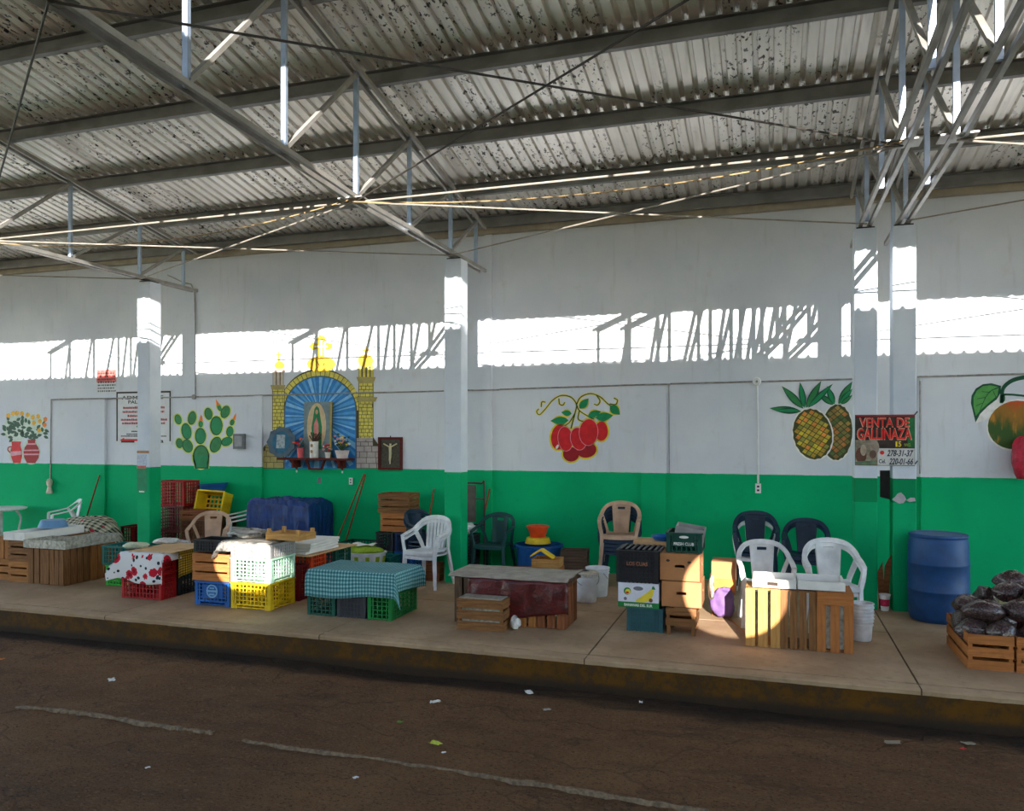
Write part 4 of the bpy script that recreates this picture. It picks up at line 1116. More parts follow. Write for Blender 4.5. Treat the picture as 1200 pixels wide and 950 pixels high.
# bundle under plaid cloth, brooms
o = blob(0.50, 0.36, 0.315, 5, 0.07, 32, 18, 0.6); o.uv = [(p[0], p[1] + p[2]) for p in o.v]
tag(o.build('covered_bundle', C_PLAID, None, True, (-9.86, 9.45, 0)), 'rounded bundle under a dark plaid flowered cloth', 'bundle')
def broom(label, a, b, fibre, w=0.16, h=0.22, stick=None):
    """handle from a (foot) to b (top), with a brush head at the foot"""
    t = thing('broom', label, 'broom', a); a = Vector(a); b = Vector(b) - a; u = b.normalized()
    MB().tube([u*h*0.8, b], 0.013, 8).build('handle', stick or W_RED, t)
    if fibre:
        s = Vector((1,0,0)); s = (s - u*s.dot(u)).normalized()
        m = MB(); n = 9
        G = [[Vector((0,0,0.0)) + u*(h*j/4) + s*((i/n-0.5)*(w*(1-j/4*0.75))) for j in range(5)] for i in range(n+1)]
        for q in G:
            for p in q: p.z = max(p.z, 0.001)
        m.sheet([[tuple(p + Vector((0, 0.015, 0))) for p in row] for row in G], 0.03); m.build('bristles', fibre, t)
        MB().tube([u*h*0.9, u*h*1.12], [0.03, 0.016], 8).build('socket', fibre, t)
    return t
M_BRUSH = mat('pink_bristles', S(172, 64, 66), 0.8, 0, 0.25, 40)
broom('broom with reddish bristles leaning left against the green wall', (-6.13, 10.1, 0.02), (-5.80, 10.59, 1.30), M_BRUSH, 0.24, 0.30)
broom('mop handle leaning upright next to the reddish broom', (-5.94, 10.1, 0.02), (-5.78, 10.59, 1.28), M_BLK, 0.1, 0.2)
broom('dark broom leaning on the wall above the plaid bundle', (-11.02, 10.3, 0.02), (-10.82, 10.56, 1.20), M_BLK, 0.2, 0.2)
broom('short wooden stick leaning on the wall by the crate tower', (-4.72, 10.3, 0.0), (-4.66, 10.585, 1.10), None)

# red crates by the left column, pile of brown crates
for k in range(3):
    plastic_crate(('lowest', 'middle', 'topmost')[k] + ' red plastic crate of the tall stack beside the left column', (-8.89, 10.22, 0.002 + k*0.388), jit(0.03), 0.50, 0.36, 0.385, (P_DKRED, P_DKRED, P_RED)[k], 'plain', 'red crates stacked by the left column')
plastic_crate('dark red plastic crate on end beside the left column', (-9.50, 9.95, 0.0), 0, 0.24, 0.30, 0.46, P_DKRED, 'plain')
for k, (x_, z_, w_) in enumerate(((-8.22, 0.0, 0.46), (-8.20, 0.31, 0.46))):
    plastic_crate(('lower', 'upper')[k] + ' brown plastic crate in the pile behind the tan armchair', (x_, 9.92, z_ + 0.001), 0, w_, 0.38, 0.30, P_BROWN, 'plain')
wood_crate('brown wooden crate propped on the brown plastic pile', (-8.16, 9.80, 0.62), 0.10, 0.44, 0.26, 0.14, W_RED, 2)
t = plastic_crate('yellow plastic crate tipped on its side over the brown crates', (-8.20, 10.30, 0.80), 0, 0.44, 0.32, 0.28, P_YEL, 'fine', None, (PI/2 - 0.25, 0.05, 0.15))
plastic_crate('brown crate holding up the tipped yellow crate', (-8.24, 10.34, 0.0), 0, 0.42, 0.36, 0.31, P_BROWN, 'plain'); plastic_crate('second brown crate holding up the tipped yellow crate', (-8.24, 10.34, 0.312), 0, 0.42, 0.36, 0.31, P_BROWN, 'plain')
o = MB().lathe([(0.16, 0.0), (0.21, 0.13), (0.225, 0.135), (0.225, 0.145), (0.20, 0.14), (0.155, 0.012), (0.0001, 0.012)], 30).build('basin', P_TUB, None, False, (-8.33, 10.36, 0.972), (0.0, -0.06, 0)); tag(o, 'blue basin resting above the tipped yellow crate', 'basin')
t = thing('storage_jar', 'dark jars with a pale lid beside the red crate stack', 'jar', (-8.55, 10.42, 0.0))
MB().lathe([(0.09, 0.0), (0.095, 0.3), (0.09, 0.32), (0.095, 0.34), (0.095, 0.62), (0.09, 0.64), (0.09, 0.92), (0.07, 0.94), (0.0001, 0.94)], 20).build('body', mat('dark_jar', S(74, 62, 70), 0.4, 0, 0.5, 16), t)
MB().lathe([(0.072, 0.94), (0.08, 0.945), (0.08, 1.0), (0.0001, 1.004)], 20).build('lid', C_FOAM, t)

# blue tarp over green crates
for k, (x_, y_) in enumerate(((-7.0, 10.2), (-6.62, 10.2))):
    for q in range(2):
        plastic_crate(('left', 'right')[k] + (' lower' if q == 0 else ' upper') + ' dark green crate under the blue tarp', (x_, y_, 0.001 + q*0.342), 0, 0.35, 0.46, 0.34, P_DKGR, 'plain')
P = []
for i in range(29):
    row = []
    for j in range(21):
        u = -1 + 2*i/28; v = -1 + 2*j/20; e = max(abs(u), abs(v))
        rr = random.Random(i*37 + j)
        top = 0.94 - 0.02*abs(math.sin(u*3.1 + v*2)) - 0.05*(u**6) - 0.03*v**4 - 0.03*max(0, u - 0.2) + rr.uniform(-0.010, 0.010)
        d = max(0.0, e - 0.78) / 0.22
        z = top - d*(0.50 + 0.07*math.sin(u*7) + 0.06*math.cos(v*6))
        x_ = 0.52*min(1, abs(u)/0.80)*(1 if u > 0 else -1) + (0.012*d*math.sin(v*17) if abs(u) >= abs(v) else 0); y_ = 0.33*min(1, abs(v)/0.80)*(1 if v > 0 else -1) + (0.012*d*math.sin(u*19) if abs(v) > abs(u) else 0)
        q = lambda a, b: vnoise(a*3.3 + b*4.1 + 7, b*3.7 - a*2.2 + 3) - 0.5
        row.append((x_ + 0.07*d*q(v*2, z*5), y_ + 0.09*d*q(u*2 + 5, z*5 + 2), z + 0.05*q(u*2.2, v*2.2)*(1 - d)))
    P.append(row)
tag(MB().sheet(P, -0.006).build('tarpaulin', C_TARP, None, False, (-6.83, 10.20, 0.0)), 'wrinkled blue tarp bundled over dark green crates', 'tarpaulin')

# crate tower and basket in front of the middle wall
for k, (x_, z_, m_, lb) in enumerate(((-5.12, 0.0, P_DKGR, 'dark green crate at the foot of the crate tower'), (-5.12, 0.262, P_BLACK, 'black crate in the crate tower under the wooden crates'), (-4.83, 0.0, P_BLUE, 'bright blue crate at the foot of the crate tower'), (-4.83, 0.262, P_NAVY, 'navy crate on the bright blue crate in the tower'))):
    plastic_crate(lb, (x_, 10.14, z_ + 0.001), 0, 0.262, 0.42, 0.258, m_, 'plain')
wood_crate('lower wooden crate on top of the crate tower', (-5.0, 10.20, 0.523), 0, 0.47, 0.36, 0.262, W_ORANGE, 3, 0.016)
t = wood_crate('upper pale wooden crate crowning the crate tower', (-5.03, 10.20, 0.788), 0.02, 0.48, 0.36, 0.27, W_OLD, 3, 0.022)
plastic_crate('long dark green crate left of the crate tower', (-5.58, 10.10, 0.0), 0, 0.50, 0.40, 0.36, P_DKGR, 'plain')
plastic_crate('green crate lying in front of the crate tower', (-5.10, 9.72, 0.001), 0, 0.50, 0.30, 0.24, P_TEAL, 'plain')
t = thing('laundry_basket', 'white basket filled with lime green cloth behind the teal table', 'basket', (-5.10, 9.31, 0.0))
b0 = MB().lathe([(0.20, 0.0), (0.22, 0.012), (0.30, 0.33), (0.315, 0.335), (0.315, 0.35), (0.29, 0.35), (0.215, 0.02), (0.0001, 0.02)], 32, (0,0,0), 1.0, 0.72); b0.build('body', P_WHITE, t)
for k in range(12):
    a = 2*PI*k/12
    MB().bar((0.255*math.cos(a), 0.185*math.sin(a), 0.10), (0.297*math.cos(a), 0.217*math.sin(a), 0.30), 0.05, 0.012, (math.cos(a), math.sin(a), 0)).build('lattice_gap', mat('lime_cloth', S(150, 176, 40), 0.8, 0, 0.2, 14), t)
o = blob(0.26, 0.18, 0.06, 91, 0.16).build('folded_cloth', mat('lime_cloth', S(150, 176, 40), 0.8), None, True, (-5.10, 9.31, 0.30)); tag(o, 'lime green and white cloth heaped in the white basket', 'cloth')
o = MB().sheet([[(-0.18 + 0.36*i/10, -0.1 + 0.2*j/6, 0.012*math.sin(i*0.9+j)) for j in range(7)] for i in range(11)], 0.004).build('foam_sheet', C_FOAM, None, True, (-5.14, 9.31, 0.44)); tag(o, 'white paper sheet on top of the lime green cloth', 'paper')
wood_crate('brown wooden box on the floor behind the white slat-back chairs', (-4.16, 9.42, 0), 0, 0.24, 0.14, 0.24, W_RED, 3, 0.006)

# behind the middle column
t = thing('hand_truck', 'dark hand truck standing behind the middle column', 'hand truck', (-3.98, 10.42, 0.0))
MB().tube(cr([(-0.16, 0, 0.02), (-0.16, 0, 1.15), (-0.12, 0, 1.20), (0.12, 0, 1.20), (0.16, 0, 1.15), (0.16, 0, 0.02)], 4), 0.014, 8).build('frame', M_BLK, t)
MB().mm(-0.14, 0.04, -0.012, 0.0, 0.66, 1.18).build('back_panel', mat('grey_brown_sheet_metal', S(92, 88, 80), 0.5, 0.3, 0.2, 8), t)
for z_ in (0.3, 0.62, 0.98): MB().bar((-0.16, 0, z_), (0.16, 0, z_), 0.02, 0.02).build('cross_bar', M_BLK, t)
MB().mm(-0.18, 0.18, -0.18, 0.0, 0.0, 0.012).build('toe_plate', M_BLK, t)
broom('short reddish stick leaning behind the hand truck', (-3.84, 10.38, 0.62), (-3.78, 10.54, 1.12), None)
for k in range(2): plastic_crate(('lower', 'upper')[k] + ' black crate hidden behind the middle column', (-3.99, 10.14, 0.001 + k*0.262), 0, 0.30, 0.32, 0.26, P_BLACK, 'plain')
o = blob(0.15, 0.14, 0.07, 95, 0.1, 20, 12, 0.5).build('plastic_bag', C_BAGWHITE, None, True, (-3.99, 10.14, 0.525)); tag(o, 'white bag lying on the black crates behind the middle column', 'bag')
# tubs and crates behind the maroon table
t = thing('tub', 'large blue plastic tub behind the maroon table', 'tub', (-2.94, 10.14, 0))
MB().lathe([(0.26, 0), (0.27, 0.01), (0.305, 0.40), (0.325, 0.41), (0.325, 0.43), (0.30, 0.43), (0.262, 0.02), (0.0001, 0.02)], 36).build('body', P_TUB, t)
for s in (-1, 1): MB().tube([(s*0.31, -0.06, 0.40), (s*0.35, -0.05, 0.36), (s*0.35, 0.05, 0.36), (s*0.31, 0.06, 0.40)], 0.010, 6).build('handle', P_TUB, t)
t = thing('basin', 'yellow basin upside down on the blue tub', 'basin', (-2.97, 10.20, 0.432)); MB().lathe([(0.165, 0.0), (0.175, 0.0), (0.15, 0.075), (0.13, 0.08), (0.0001, 0.08)], 28).build('body', P_YEL, t)
t = thing('bucket', 'orange bucket standing on the yellow basin', 'bucket', (-2.97, 10.20, 0.514)); MB().lathe([(0.10, 0), (0.14, 0.13), (0.155, 0.132), (0.155, 0.15), (0.14, 0.15), (0.095, 0.012), (0.0001, 0.012)], 30).build('body', P_ORANGE, t)
wood_crate('dark grey wooden crate on the floor right of the blue tub', (-2.40, 9.96, 0.0), 0.1, 0.34, 0.30, 0.19, W_GREY, 2, 0.016); wood_crate('dark grey wooden crate stacked second right of the blue tub', (-2.40, 9.96, 0.192), 0.12, 0.34, 0.30, 0.21, W_GREY, 3, 0.014)
for k in range(2): wood_crate(('lower', 'upper')[k] + ' pale wooden crate of the small pile behind the maroon table', (-2.56, 9.22, 0.20 + k*0.10), -0.05 + 0.1*k, 0.34, 0.28, 0.097, W_PALE if k else W_ORANGE, 1)
wood_crate('wooden crate at the foot of the small pile behind the maroon table', (-2.57, 9.24, 0), 0.0, 0.36, 0.30, 0.198, W_OLD, 2)
o = MB().sheet([[(-0.14 + 0.28*i/8, -0.09 + 0.18*j/6, 0.10 - 0.09*abs(i/8 - 0.45)*2 + 0.012*math.sin(j*1.3)) for j in range(7)] for i in range(9)], 0.006).build('folded_plastic', P_YEL, None, False, (-2.62, 9.20, 0.40), (0, 0, 0.1)); tag(o, 'bent yellow plastic sheet on the small pile of pale crates', 'plastic sheet')
wood_crate('shallow reddish wooden tray left of the small pale pile', (-2.86, 9.0, 0.24), 0.2, 0.30, 0.2, 0.06, W_RED, 1); wood_crate('crate carrying the shallow reddish wooden tray', (-2.86, 9.02, 0), 0.1, 0.32, 0.24, 0.238, W_OLD, 3)
# white buckets
bucket('front white bucket with torn film on its rim', (-1.985, 8.78, 0), 0.115, 0.135, 0.33, P_WHITE, 0.6)
bucket('rear white bucket behind the other beside the maroon table', (-1.93, 9.14, 0), 0.115, 0.135, 0.33, P_WHITE, 2.2)
m = MB(); rr = random.Random(3)
for k in range(26):
    a = 2*PI*k/26; r_ = 0.14 + rr.uniform(-0.02, 0.012); q = rr.uniform(0.0, 0.03)
    c = Vector((r_*math.cos(a), r_*math.sin(a), 0)); n_ = Vector((-math.sin(a), math.cos(a), 0))
    m.poly([c - n_*0.03, c + n_*0.03, c*1.08 + n_*0.02 - Vector((0,0,0.02 + q)), c*1.08 - n_*0.02 - Vector((0,0,0.02))]); m.poly([c - n_*0.03, c + n_*0.03, c*0.3 + Vector((0,0,q))])
tag(m.build('plastic_film', mat('dirty_film', S(196, 184, 166), 0.4, 0, 0.2, 20), None, False, (-1.985, 8.78, 0.335)), 'torn dirty film gathered over the front white bucket', 'plastic film')

# ------------------------------------------------------------------ wall paintings
def wp(px, py, off): return at(px, py, YW - off)
class Mural:
    """flat paint on the wall; each coat lies a millimetre proud of the one below"""
    def __init__(s, name, label, ox, oy, sc, base_px, cat='mural'):
        s.ox, s.oy, s.sc = ox, oy, sc; s.k = 1
        s.o = wp(*base_px, 0.0); s.t = thing(name, label, cat, s.o)
    def p(s, q, lay): return wp(s.ox + q[0]/s.sc, s.oy + q[1]/s.sc, 0.0012*lay) - s.o
    def poly(s, name, polys, m, lay, join=False):
        if join:
            mb = MB()
            for pl in polys: mb.poly([s.p(q, lay) for q in pl])
            return mb.build(name, m, s.t)
        for k, pl in enumerate(polys): MB().poly([s.p(q, lay + 0.02*(k % 7)) for q in pl]).build(name, m, s.t)
    def ell(s, cx, cy, rx, ry, a=0, n=28, wob=0.0):
        out = []; a = math.radians(a)
        for k in range(n):
            t = 2*PI*k/n; w = 1 + wob*math.sin(k*2.9)
            x, y = rx*w*math.cos(t), ry*w*math.sin(t)
            out.append((cx + x*math.cos(a) - y*math.sin(a), cy + x*math.sin(a) + y*math.cos(a)))
        return out
    def leaf(s, x0, y0, x1, y1, w):
        a = Vector((x0, y0)); b = Vector((x1, y1)); d = b - a; n = Vector((-d.y, d.x)).normalized(); L = []; R = []
        for k in range(9):
            t = k/8; q = w*math.sin(PI*t**0.85); L.append(tuple(a + d*t + n*q)); R.append(tuple(a + d*t - n*q))
        return L + R[::-1][1:-1]
    def stroke(s, pts, w, w2=None):
        P = [Vector((p.x, p.y)) for p in cr([(x, y, 0) for x, y in pts], 5)]; n = len(P); L = []; R = []
        for k in range(n):
            d = (P[min(k+1, n-1)] - P[max(k-1, 0)]).normalized(); nn = Vector((-d.y, d.x)); ww = w + ((w2 if w2 is not None else w) - w)*k/(n-1)
            L.append(P[k] + nn*ww/2); R.append(P[k] - nn*ww/2)
        return [[tuple(L[k]), tuple(L[k+1]), tuple(R[k+1]), tuple(R[k])] for k in range(n-1)]
def pm(name, c, var=0.12, scale=14): return mat('paint_' + name, c, 0.6, 0, var, scale)
Y_ = pm('yellow', S(236, 216, 60)); YG = pm('yellow_green', S(206, 224, 110)); GRN = pm('leaf_green', S(16, 138, 84)); DG = pm('dark_green', S(10, 82, 54))
RED = pm('red', S(214, 26, 34)); DRED = pm('dark_red', S(160, 18, 30)); ORG = pm('orange', S(240, 130, 30)); MGR = pm('mid_green', S(44, 128, 72)); LGR = pm('light_green', S(84, 160, 76))
WHT = pm('white', S(236, 236, 232)); BLK = pm('black', S(26, 26, 28)); PINK = pm('pink', S(226, 160, 172)); GREYP = pm('grey', S(110, 112, 116))

# red fruit on a vine
M = Mural('fruit_mural', 'painted red fruits on a curling green vine', 560, 420, 3.53, (675, 540))
fr = [(335,325,32,52,6),(362,332,30,50,-6),(416,332,32,46,-12),(458,305,38,54,4),(511,300,27,40,0),(385,396,33,30,10),(451,380,40,30,-14)]
vines = [[(385,290),(402,225),(408,190),(385,160),(345,153),(310,172),(278,210),(255,232),(243,220),(252,208)], [(408,190),(425,160),(465,145),(505,158),(535,185),(562,205)], [(408,190),(420,215),(455,238),(480,250)], [(400,230),(380,262),(360,278)], [(420,215),(415,250),(440,262)],
         [(335,165),(338,188),(352,192),(360,180)], [(490,150),(505,175),(495,192),(480,188)], [(262,200),(265,180),(280,180)], [(545,188),(570,190),(577,172),(562,163)]]
lv = [(375,255,300,258,16),(388,228,345,222,12),(420,207,458,165,15),(455,238,510,218,14),(487,245,560,235,18),(547,195,588,232,18)]
M.poly('outline', [M.ell(x, y, a+7, b+7, r) for x, y, a, b, r in fr] + [M.leaf(*l[:4], l[4]+6) for l in lv] + sum([M.stroke(v, 9) for v in vines], []), Y_, 1, join=True)
M.poly('vine', sum([M.stroke(v, 4.5, 3) for v in vines], []), DG, 2, join=True)
for x, y, a, b, r in (fr[5], fr[6], fr[4], fr[0]): M.poly('fruit', [M.ell(x, y, a, b, r)], DRED if (x, y) in ((385,396),(451,380)) else RED, 2 if y > 350 else 2.6)
for k, (x, y, a, b, r) in enumerate((fr[1], fr[2], fr[3])): M.poly('fruit_edge', [M.ell(x, y, a+2, b+2, r)], PINK, 3 + k); M.poly('fruit', [M.ell(x, y, a, b, r)], RED, 3.5 + k)
for l in lv: M.poly('leaf', [M.leaf(*l)], GRN, 6)
M.poly('highlight', [M.ell(328, 365, 5, 10, 30)], WHT, 5)

# prickly pear
M = Mural('cactus_mural', 'painted green prickly pear cactus with orange buds', 195, 455, 9.5, (235, 548))
pads = [(385,760,92,132,0),(235,640,58,76,-22),(145,610,40,56,-8),(222,478,56,92,-10),(130,345,38,58,-16),(285,330,46,76,10),(378,530,60,92,0),(383,395,25,38,0),(548,625,62,92,22),(555,415,70,108,0),(468,283,45,68,-10),(655,262,50,72,22),(590,215,22,42,-25),(672,590,66,48,-22),(706,480,40,60,8),(733,378,24,36,18)]
buds = [[(362,362),(405,362),(400,320),(388,288),(372,325)], [(735,345),(768,352),(775,305),(778,272),(755,300)], [(560,195),(592,190),(575,150),(550,118),(552,155)]]
M.poly('outline', [M.ell(x, y, a+13, b+13, r) for x, y, a, b, r in pads] + [[(300,760),(480,760),(478,890),(312,890)]], YG, 1)
M.poly('trunk', [[(290,740),(478,740),(468,892),(318,892)]], DG, 2)
for x, y, a, b, r in pads: M.poly('pad_edge', [M.ell(x, y, a, b, r)], DG, 2)
for x, y, a, b, r in pads: M.poly('pad', [M.ell(x+3, y, a*0.84, b*0.88, r)], MGR if (x+y) % 2 else GRN, 3)
M.poly('trunk', [[(318,740),(455,740),(448,880),(335,880)]], GRN, 3.2)
for b_ in buds: M.poly('bud', [b_], ORG, 4)

# two vases of flowers
M = Mural('vase_mural', 'painted pair of red vases with yellow flowers', 0, 470, 11.87, (25, 543))
M.poly('outline', [M.ell(220, 380, 175, 190), M.ell(460, 350, 190, 170), M.ell(225, 720, 110, 150), M.ell(435, 700, 130, 180)], pm('pale_wall_green', S(206, 220, 206)), 1)
rr = random.Random(9); lf = []
for k in range(64):
    a = rr.uniform(0, 6.3); x, y = rr.choice(((200, 390, 150, 150), (330, 380, 150, 140), (500, 430, 90, 90)))[0:2]
    cx = x + rr.uniform(-125, 125); cy_ = y + rr.uniform(-130, 130); lf.append(M.leaf(cx, cy_, cx + 74*math.cos(a), cy_ + 74*math.sin(a), 21))
M.poly('leaves', lf, pm('vase_leaf', S(44, 84, 60)), 2)
for x, y in ((115,200),(180,170),(235,165),(305,170),(385,190),(455,225),(470,300),(530,210),(555,280),(630,250),(620,330),(545,405)): M.poly('flower', [M.ell(x, y, 28, 32, 0, 12, 0.18)], pm('flower_yellow', S(232, 176, 34)) if x < 600 else ORG, 3)
M.poly('vase', [[(160,560),(295,560),(280,610),(300,680),(305,760),(285,860),(185,860),(150,760),(145,690),(165,620)]], RED, 4); M.poly('vase', [[(385,535),(492,535),(488,580),(530,640),(550,700),(535,790),(490,860),(375,860),(335,780),(325,700),(345,640),(388,585)]], DRED, 4)
M.poly('vase_handle', M.stroke([(165,630),(120,640),(110,680),(150,720)], 16), DRED, 3.5, join=True)
M.poly('vase_band', [[(145,700),(303,690),(305,740),(148,765)], [(330,675),(546,672),(550,690),(327,692)], [(330,730),(548,728),(544,748),(333,750)], [(375,585),(495,585),(500,605),(365,605)]], PINK, 5)

# the shrine painting: brick arch with a blue rayed niche and two towers
M = Mural('shrine_mural', 'painted yellow brick shrine arch with a blue rayed niche', 290, 380, 5.0, (380, 548))
YB = pm('brick_yellow', S(222, 208, 96), 0.18); MOR = pm('mortar_dark', S(74, 66, 34)); TAN = pm('stone_tan', S(176, 160, 96)); STN = pm('stone_pink', S(186, 176, 172)); GOLD = pm('gold', S(196, 156, 34))
def bricks(x0, x1, y0, y1, bw, bh, lay, m, seed):
    out = []; rr = random.Random(seed); y = y0; k = 0
    while y < y1 - 2:
        x = x0 - (bw*0.5 if k % 2 else 0)
        while x < x1 - 2:
            w = bw*rr.uniform(0.8, 1.2); a, b = max(x0, x) + 1.5, min(x1, x + w) - 1.5
            if b - a > 3: out.append([(a, y+1.5), (b, y+1.5), (b, min(y1, y+bh)-1.5), (a, min(y1, y+bh)-1.5)])
            x += w
        y += bh; k += 1
    M.poly('painted_bricks', out, m, lay)
niche = [(218, 845), (218, 500)] + [(427 - 209*math.cos(PI*k/24), 505 - 200*math.sin(PI*k/24)) for k in range(25)] + [(636, 845)]
outer = [(175, 700), (175, 430)] + [(425 - 240*math.cos(PI*k/24), 500 - 240*math.sin(PI*k/24)) for k in range(2, 23)] + [(668, 430), (668, 700)]
M.poly('arch', [outer], MOR, 1)
ab = []
for k in range(26):
    a0, a1 = PI*(k+0.06)/26, PI*(k+0.94)/26
    f = lambda a, r1, r2: (427 - r1*math.cos(a), 505 - r2*math.sin(a))
    ab.append([f(a0, 214, 204), f(a1, 214, 204), f(a1, 243, 236), f(a0, 243, 236)])
M.poly('arch_bricks', ab, YB, 2)
M.poly('niche', [niche], pm('niche_blue', S(44, 130, 206)), 2.5)
rays = []
for k in range(40):
    a0 = 2*PI*k/40; a1 = a0 + 2*PI/80*(1.0 + 0.4*math.sin(k*2.1)); c_ = (420, 540)
    def cast(a):
        d = (math.cos(a), math.sin(a)); r_ = 10.0
        while r_ < 340:
            x, y = c_[0] + d[0]*r_, c_[1] + d[1]*r_
            if x < 224 or x > 630 or y > 838 or (y < 505 and ((x-427)/203)**2 + ((y-505)/194)**2 > 1): break
            r_ += 4
        return (c_[0] + d[0]*r_, c_[1] + d[1]*r_)
    rays.append([(c_[0] + 40*math.cos(a0), c_[1] + 60*math.sin(a0)), cast(a0), cast(a1), (c_[0] + 40*math.cos(a1), c_[1] + 60*math.sin(a1))])
M.poly('light_ray', rays[::2], pm('ray_pale_blue', S(136, 200, 240)), 3); M.poly('light_ray', rays[1::2], pm('ray_blue', S(84, 166, 226)), 3)
for x0, x1, y0, y1 in ((145,218,372,620), (650,738,340,680)):
    M.poly('tower', [[(x0, y0), (x1, y0), (x1, y1), (x0, y1)]], MOR, 3.2); bricks(x0+2, x1-2, y0, y1, 26, 21, 4, YB, x0)
M.poly('cornice', [[(135,355),(222,355),(216,382),(142,382)], [(638,308),(752,308),(738,346),(652,346)], [(634,426),(762,426),(750,452),(646,452)]], TAN, 4.5)
M.poly('tower_columns', [[(x, 275), (x+16, 275), (x+16, 355), (x, 355)] for x in (150, 172, 194)], pm('tower_pale', S(206, 196, 180)), 3.6); M.poly('tower_columns', [[(x, 235), (x+15, 235), (x+15, 308), (x, 308)] for x in (652, 676, 700, 722)], YB, 3.6)
M.poly('tower_shadow', [[(148,272),(212,272),(212,356),(148,356)], [(650,232),(738,232),(738,310),(650,310)]], pm('brown_shade', S(92, 76, 50)), 3.3)
M.poly('tower_eave', [[(140,262),(230,258),(218,278),(150,280)]], pm('eave_pink', S(206, 170, 160)), 4.6); M.poly('dome', [M.ell(188, 240, 30, 24)], GOLD, 4.4); M.poly('dome', [M.ell(692, 212, 46, 36)], GOLD, 4.4)
M.poly('cross', [[(178,160),(188,160),(188,222),(178,222)], [(168,172),(198,172),(198,182),(168,182)], [(686,130),(698,130),(698,182),(686,182)], [(672,146),(712,146),(712,157),(672,157)]], GOLD, 4.8)
M.poly('crown', [M.ell(432, 232, 84, 46)], GOLD, 4.2); M.poly('crown_scrolls', sum([M.stroke(q, 6) for q in ([(360,240),(390,210),(420,240),(400,262)], [(505,240),(475,210),(445,240),(465,262)], [(432,190),(415,222),(432,250),(450,222),(432,190)])], []), pm('gold_brown', S(150, 120, 40)), 5, join=True)
M.poly('crown_cross', [M.ell(430, 88, 26, 26, 0, 10, 0.2), M.ell(388, 128, 26, 22, 0, 10, 0.2), M.ell(472, 128, 26, 22, 0, 10, 0.2), [(414,90),(446,90),(450,190),(410,190)]], GOLD, 5); M.poly('crown_cross_inner', [[(424,90),(436,90),(438,180),(422,180)], [(392,124),(468,124),(468,134),(392,134)]], WHT, 6)
M.poly('stones', [[(60,845),(65,780),(100,710),(150,690),(215,700),(218,845)]], MOR, 2.8); bricks(68, 214, 740, 843, 48, 34, 5, TAN, 3); bricks(104, 214, 700, 740, 38, 22, 5, TAN, 5)
M.poly('stones', [[(636,845),(636,662),(738,662),(772,712),(770,845)]], MOR, 2.8); bricks(638, 768, 712, 843, 52, 34, 5, STN, 4); bricks(638, 736, 664, 712, 50, 24, 5, STN, 6)

# pineapples
M = Mural('pineapple_mural', 'painted pair of pineapples with green crowns', 895, 440, 9.05, (950, 540))
for (cx, cy_, rx, ry, rot, cols, lay) in ((775,600,165,295,2, [S(150,116,60), S(128,120,64), S(186,120,60), S(170,140,70), S(90,110,60)], 2), (518,620,205,270,-12, [S(206,188,54), S(186,150,50), S(222,140,60), S(150,150,66), S(196,170,60)], 5)):
    M.poly('fruit_halo', [M.ell(cx, cy_, rx+16, ry+16, rot)], WHT, lay - 0.8)
    M.poly('fruit_base', [M.ell(cx, cy_, rx, ry, rot, 40, 0.02)], pm('pineapple_dark', S(70, 74, 34)), lay)
    rr = random.Random(cx); cells = {}
    a = math.radians(rot); st = 62
    for i in range(-9, 10):
        for j in range(-9, 10):
            u = (i - j)*st*0.62; v = (i + j)*st*0.52
            if (u/(rx-26))**2 + (v/(ry-24))**2 > 1: continue
            d = [(u, v - 27), (u + 32, v), (u, v + 27), (u - 32, v)]
            cells.setdefault(rr.randrange(5), []).append([(cx + x*math.cos(a) - y*math.sin(a), cy_ + x*math.sin(a) + y*math.cos(a)) for x, y in d])
    for k, pl in cells.items(): M.poly('rind_scales', pl, pm('rind_%d_%d' % (cx, k), cols[k], 0.25), lay + 1)
cw = [(400,380,60,345,34),(380,370,125,370,22),(420,350,190,110,36),(430,340,385,70,30),(450,340,610,55,36),(470,340,735,85,28), (740,310,575,190,26),(750,305,670,110,30),(790,300,940,60,34),(800,300,940,140,26),(820,305,940,205,18)]
for k, l in enumerate(cw): M.poly('crown_leaf_edge', [M.leaf(*l[:4], l[4]+6)], DG, (4 if k > 5 else 8) + 0.3*k); M.poly('crown_leaf', [M.leaf(*l[:4], l[4]*0.72)], GRN if k % 2 else MGR, (4.15 if k > 5 else 8.15) + 0.3*k)

# mango
def mango_paint(c):
    b = NB('mango_paint'); x, y, z = b.sep(b.pos())
    n = b.noise(b.scaled(b.pos(), (14, 1, 4)), 1.0, 3)
    h = b.math('ADD', b.math('MULTIPLY', b.math('SUBTRACT', z, c.z + 0.02), 1.9), b.math('MULTIPLY', b.math('SUBTRACT', x, c.x), 0.7))
    h = b.math('ADD', h, b.math('MULTIPLY', b.math('SUBTRACT', n, 0.5), 0.7))
    col = b.mix(b.ramp(h, -0.5, 0.0), S(62, 92, 44), S(158, 112, 48)); col = b.mix(b.ramp(h, -0.02, 0.3), col, S(204, 84, 46))
    col = b.mix(b.math('MULTIPLY', b.ramp(n, 0.52, 0.68), 0.6), col, S(222, 150, 60))
    return b.fin(col, 0.6, 0, 0.2)
M = Mural('mango_mural', 'large painted mango with leaf at the right edge', 1120, 420, 5.94, (1190, 530))
M.poly('halo', [M.ell(420, 462, 210, 180, -12), M.leaf(325, 190, 140, 450, 92)], WHT, 1)
M.poly('mango_fruit', [M.ell(420, 462, 198, 168, -12)], mango_paint(at(1192, 487, YW)), 2)
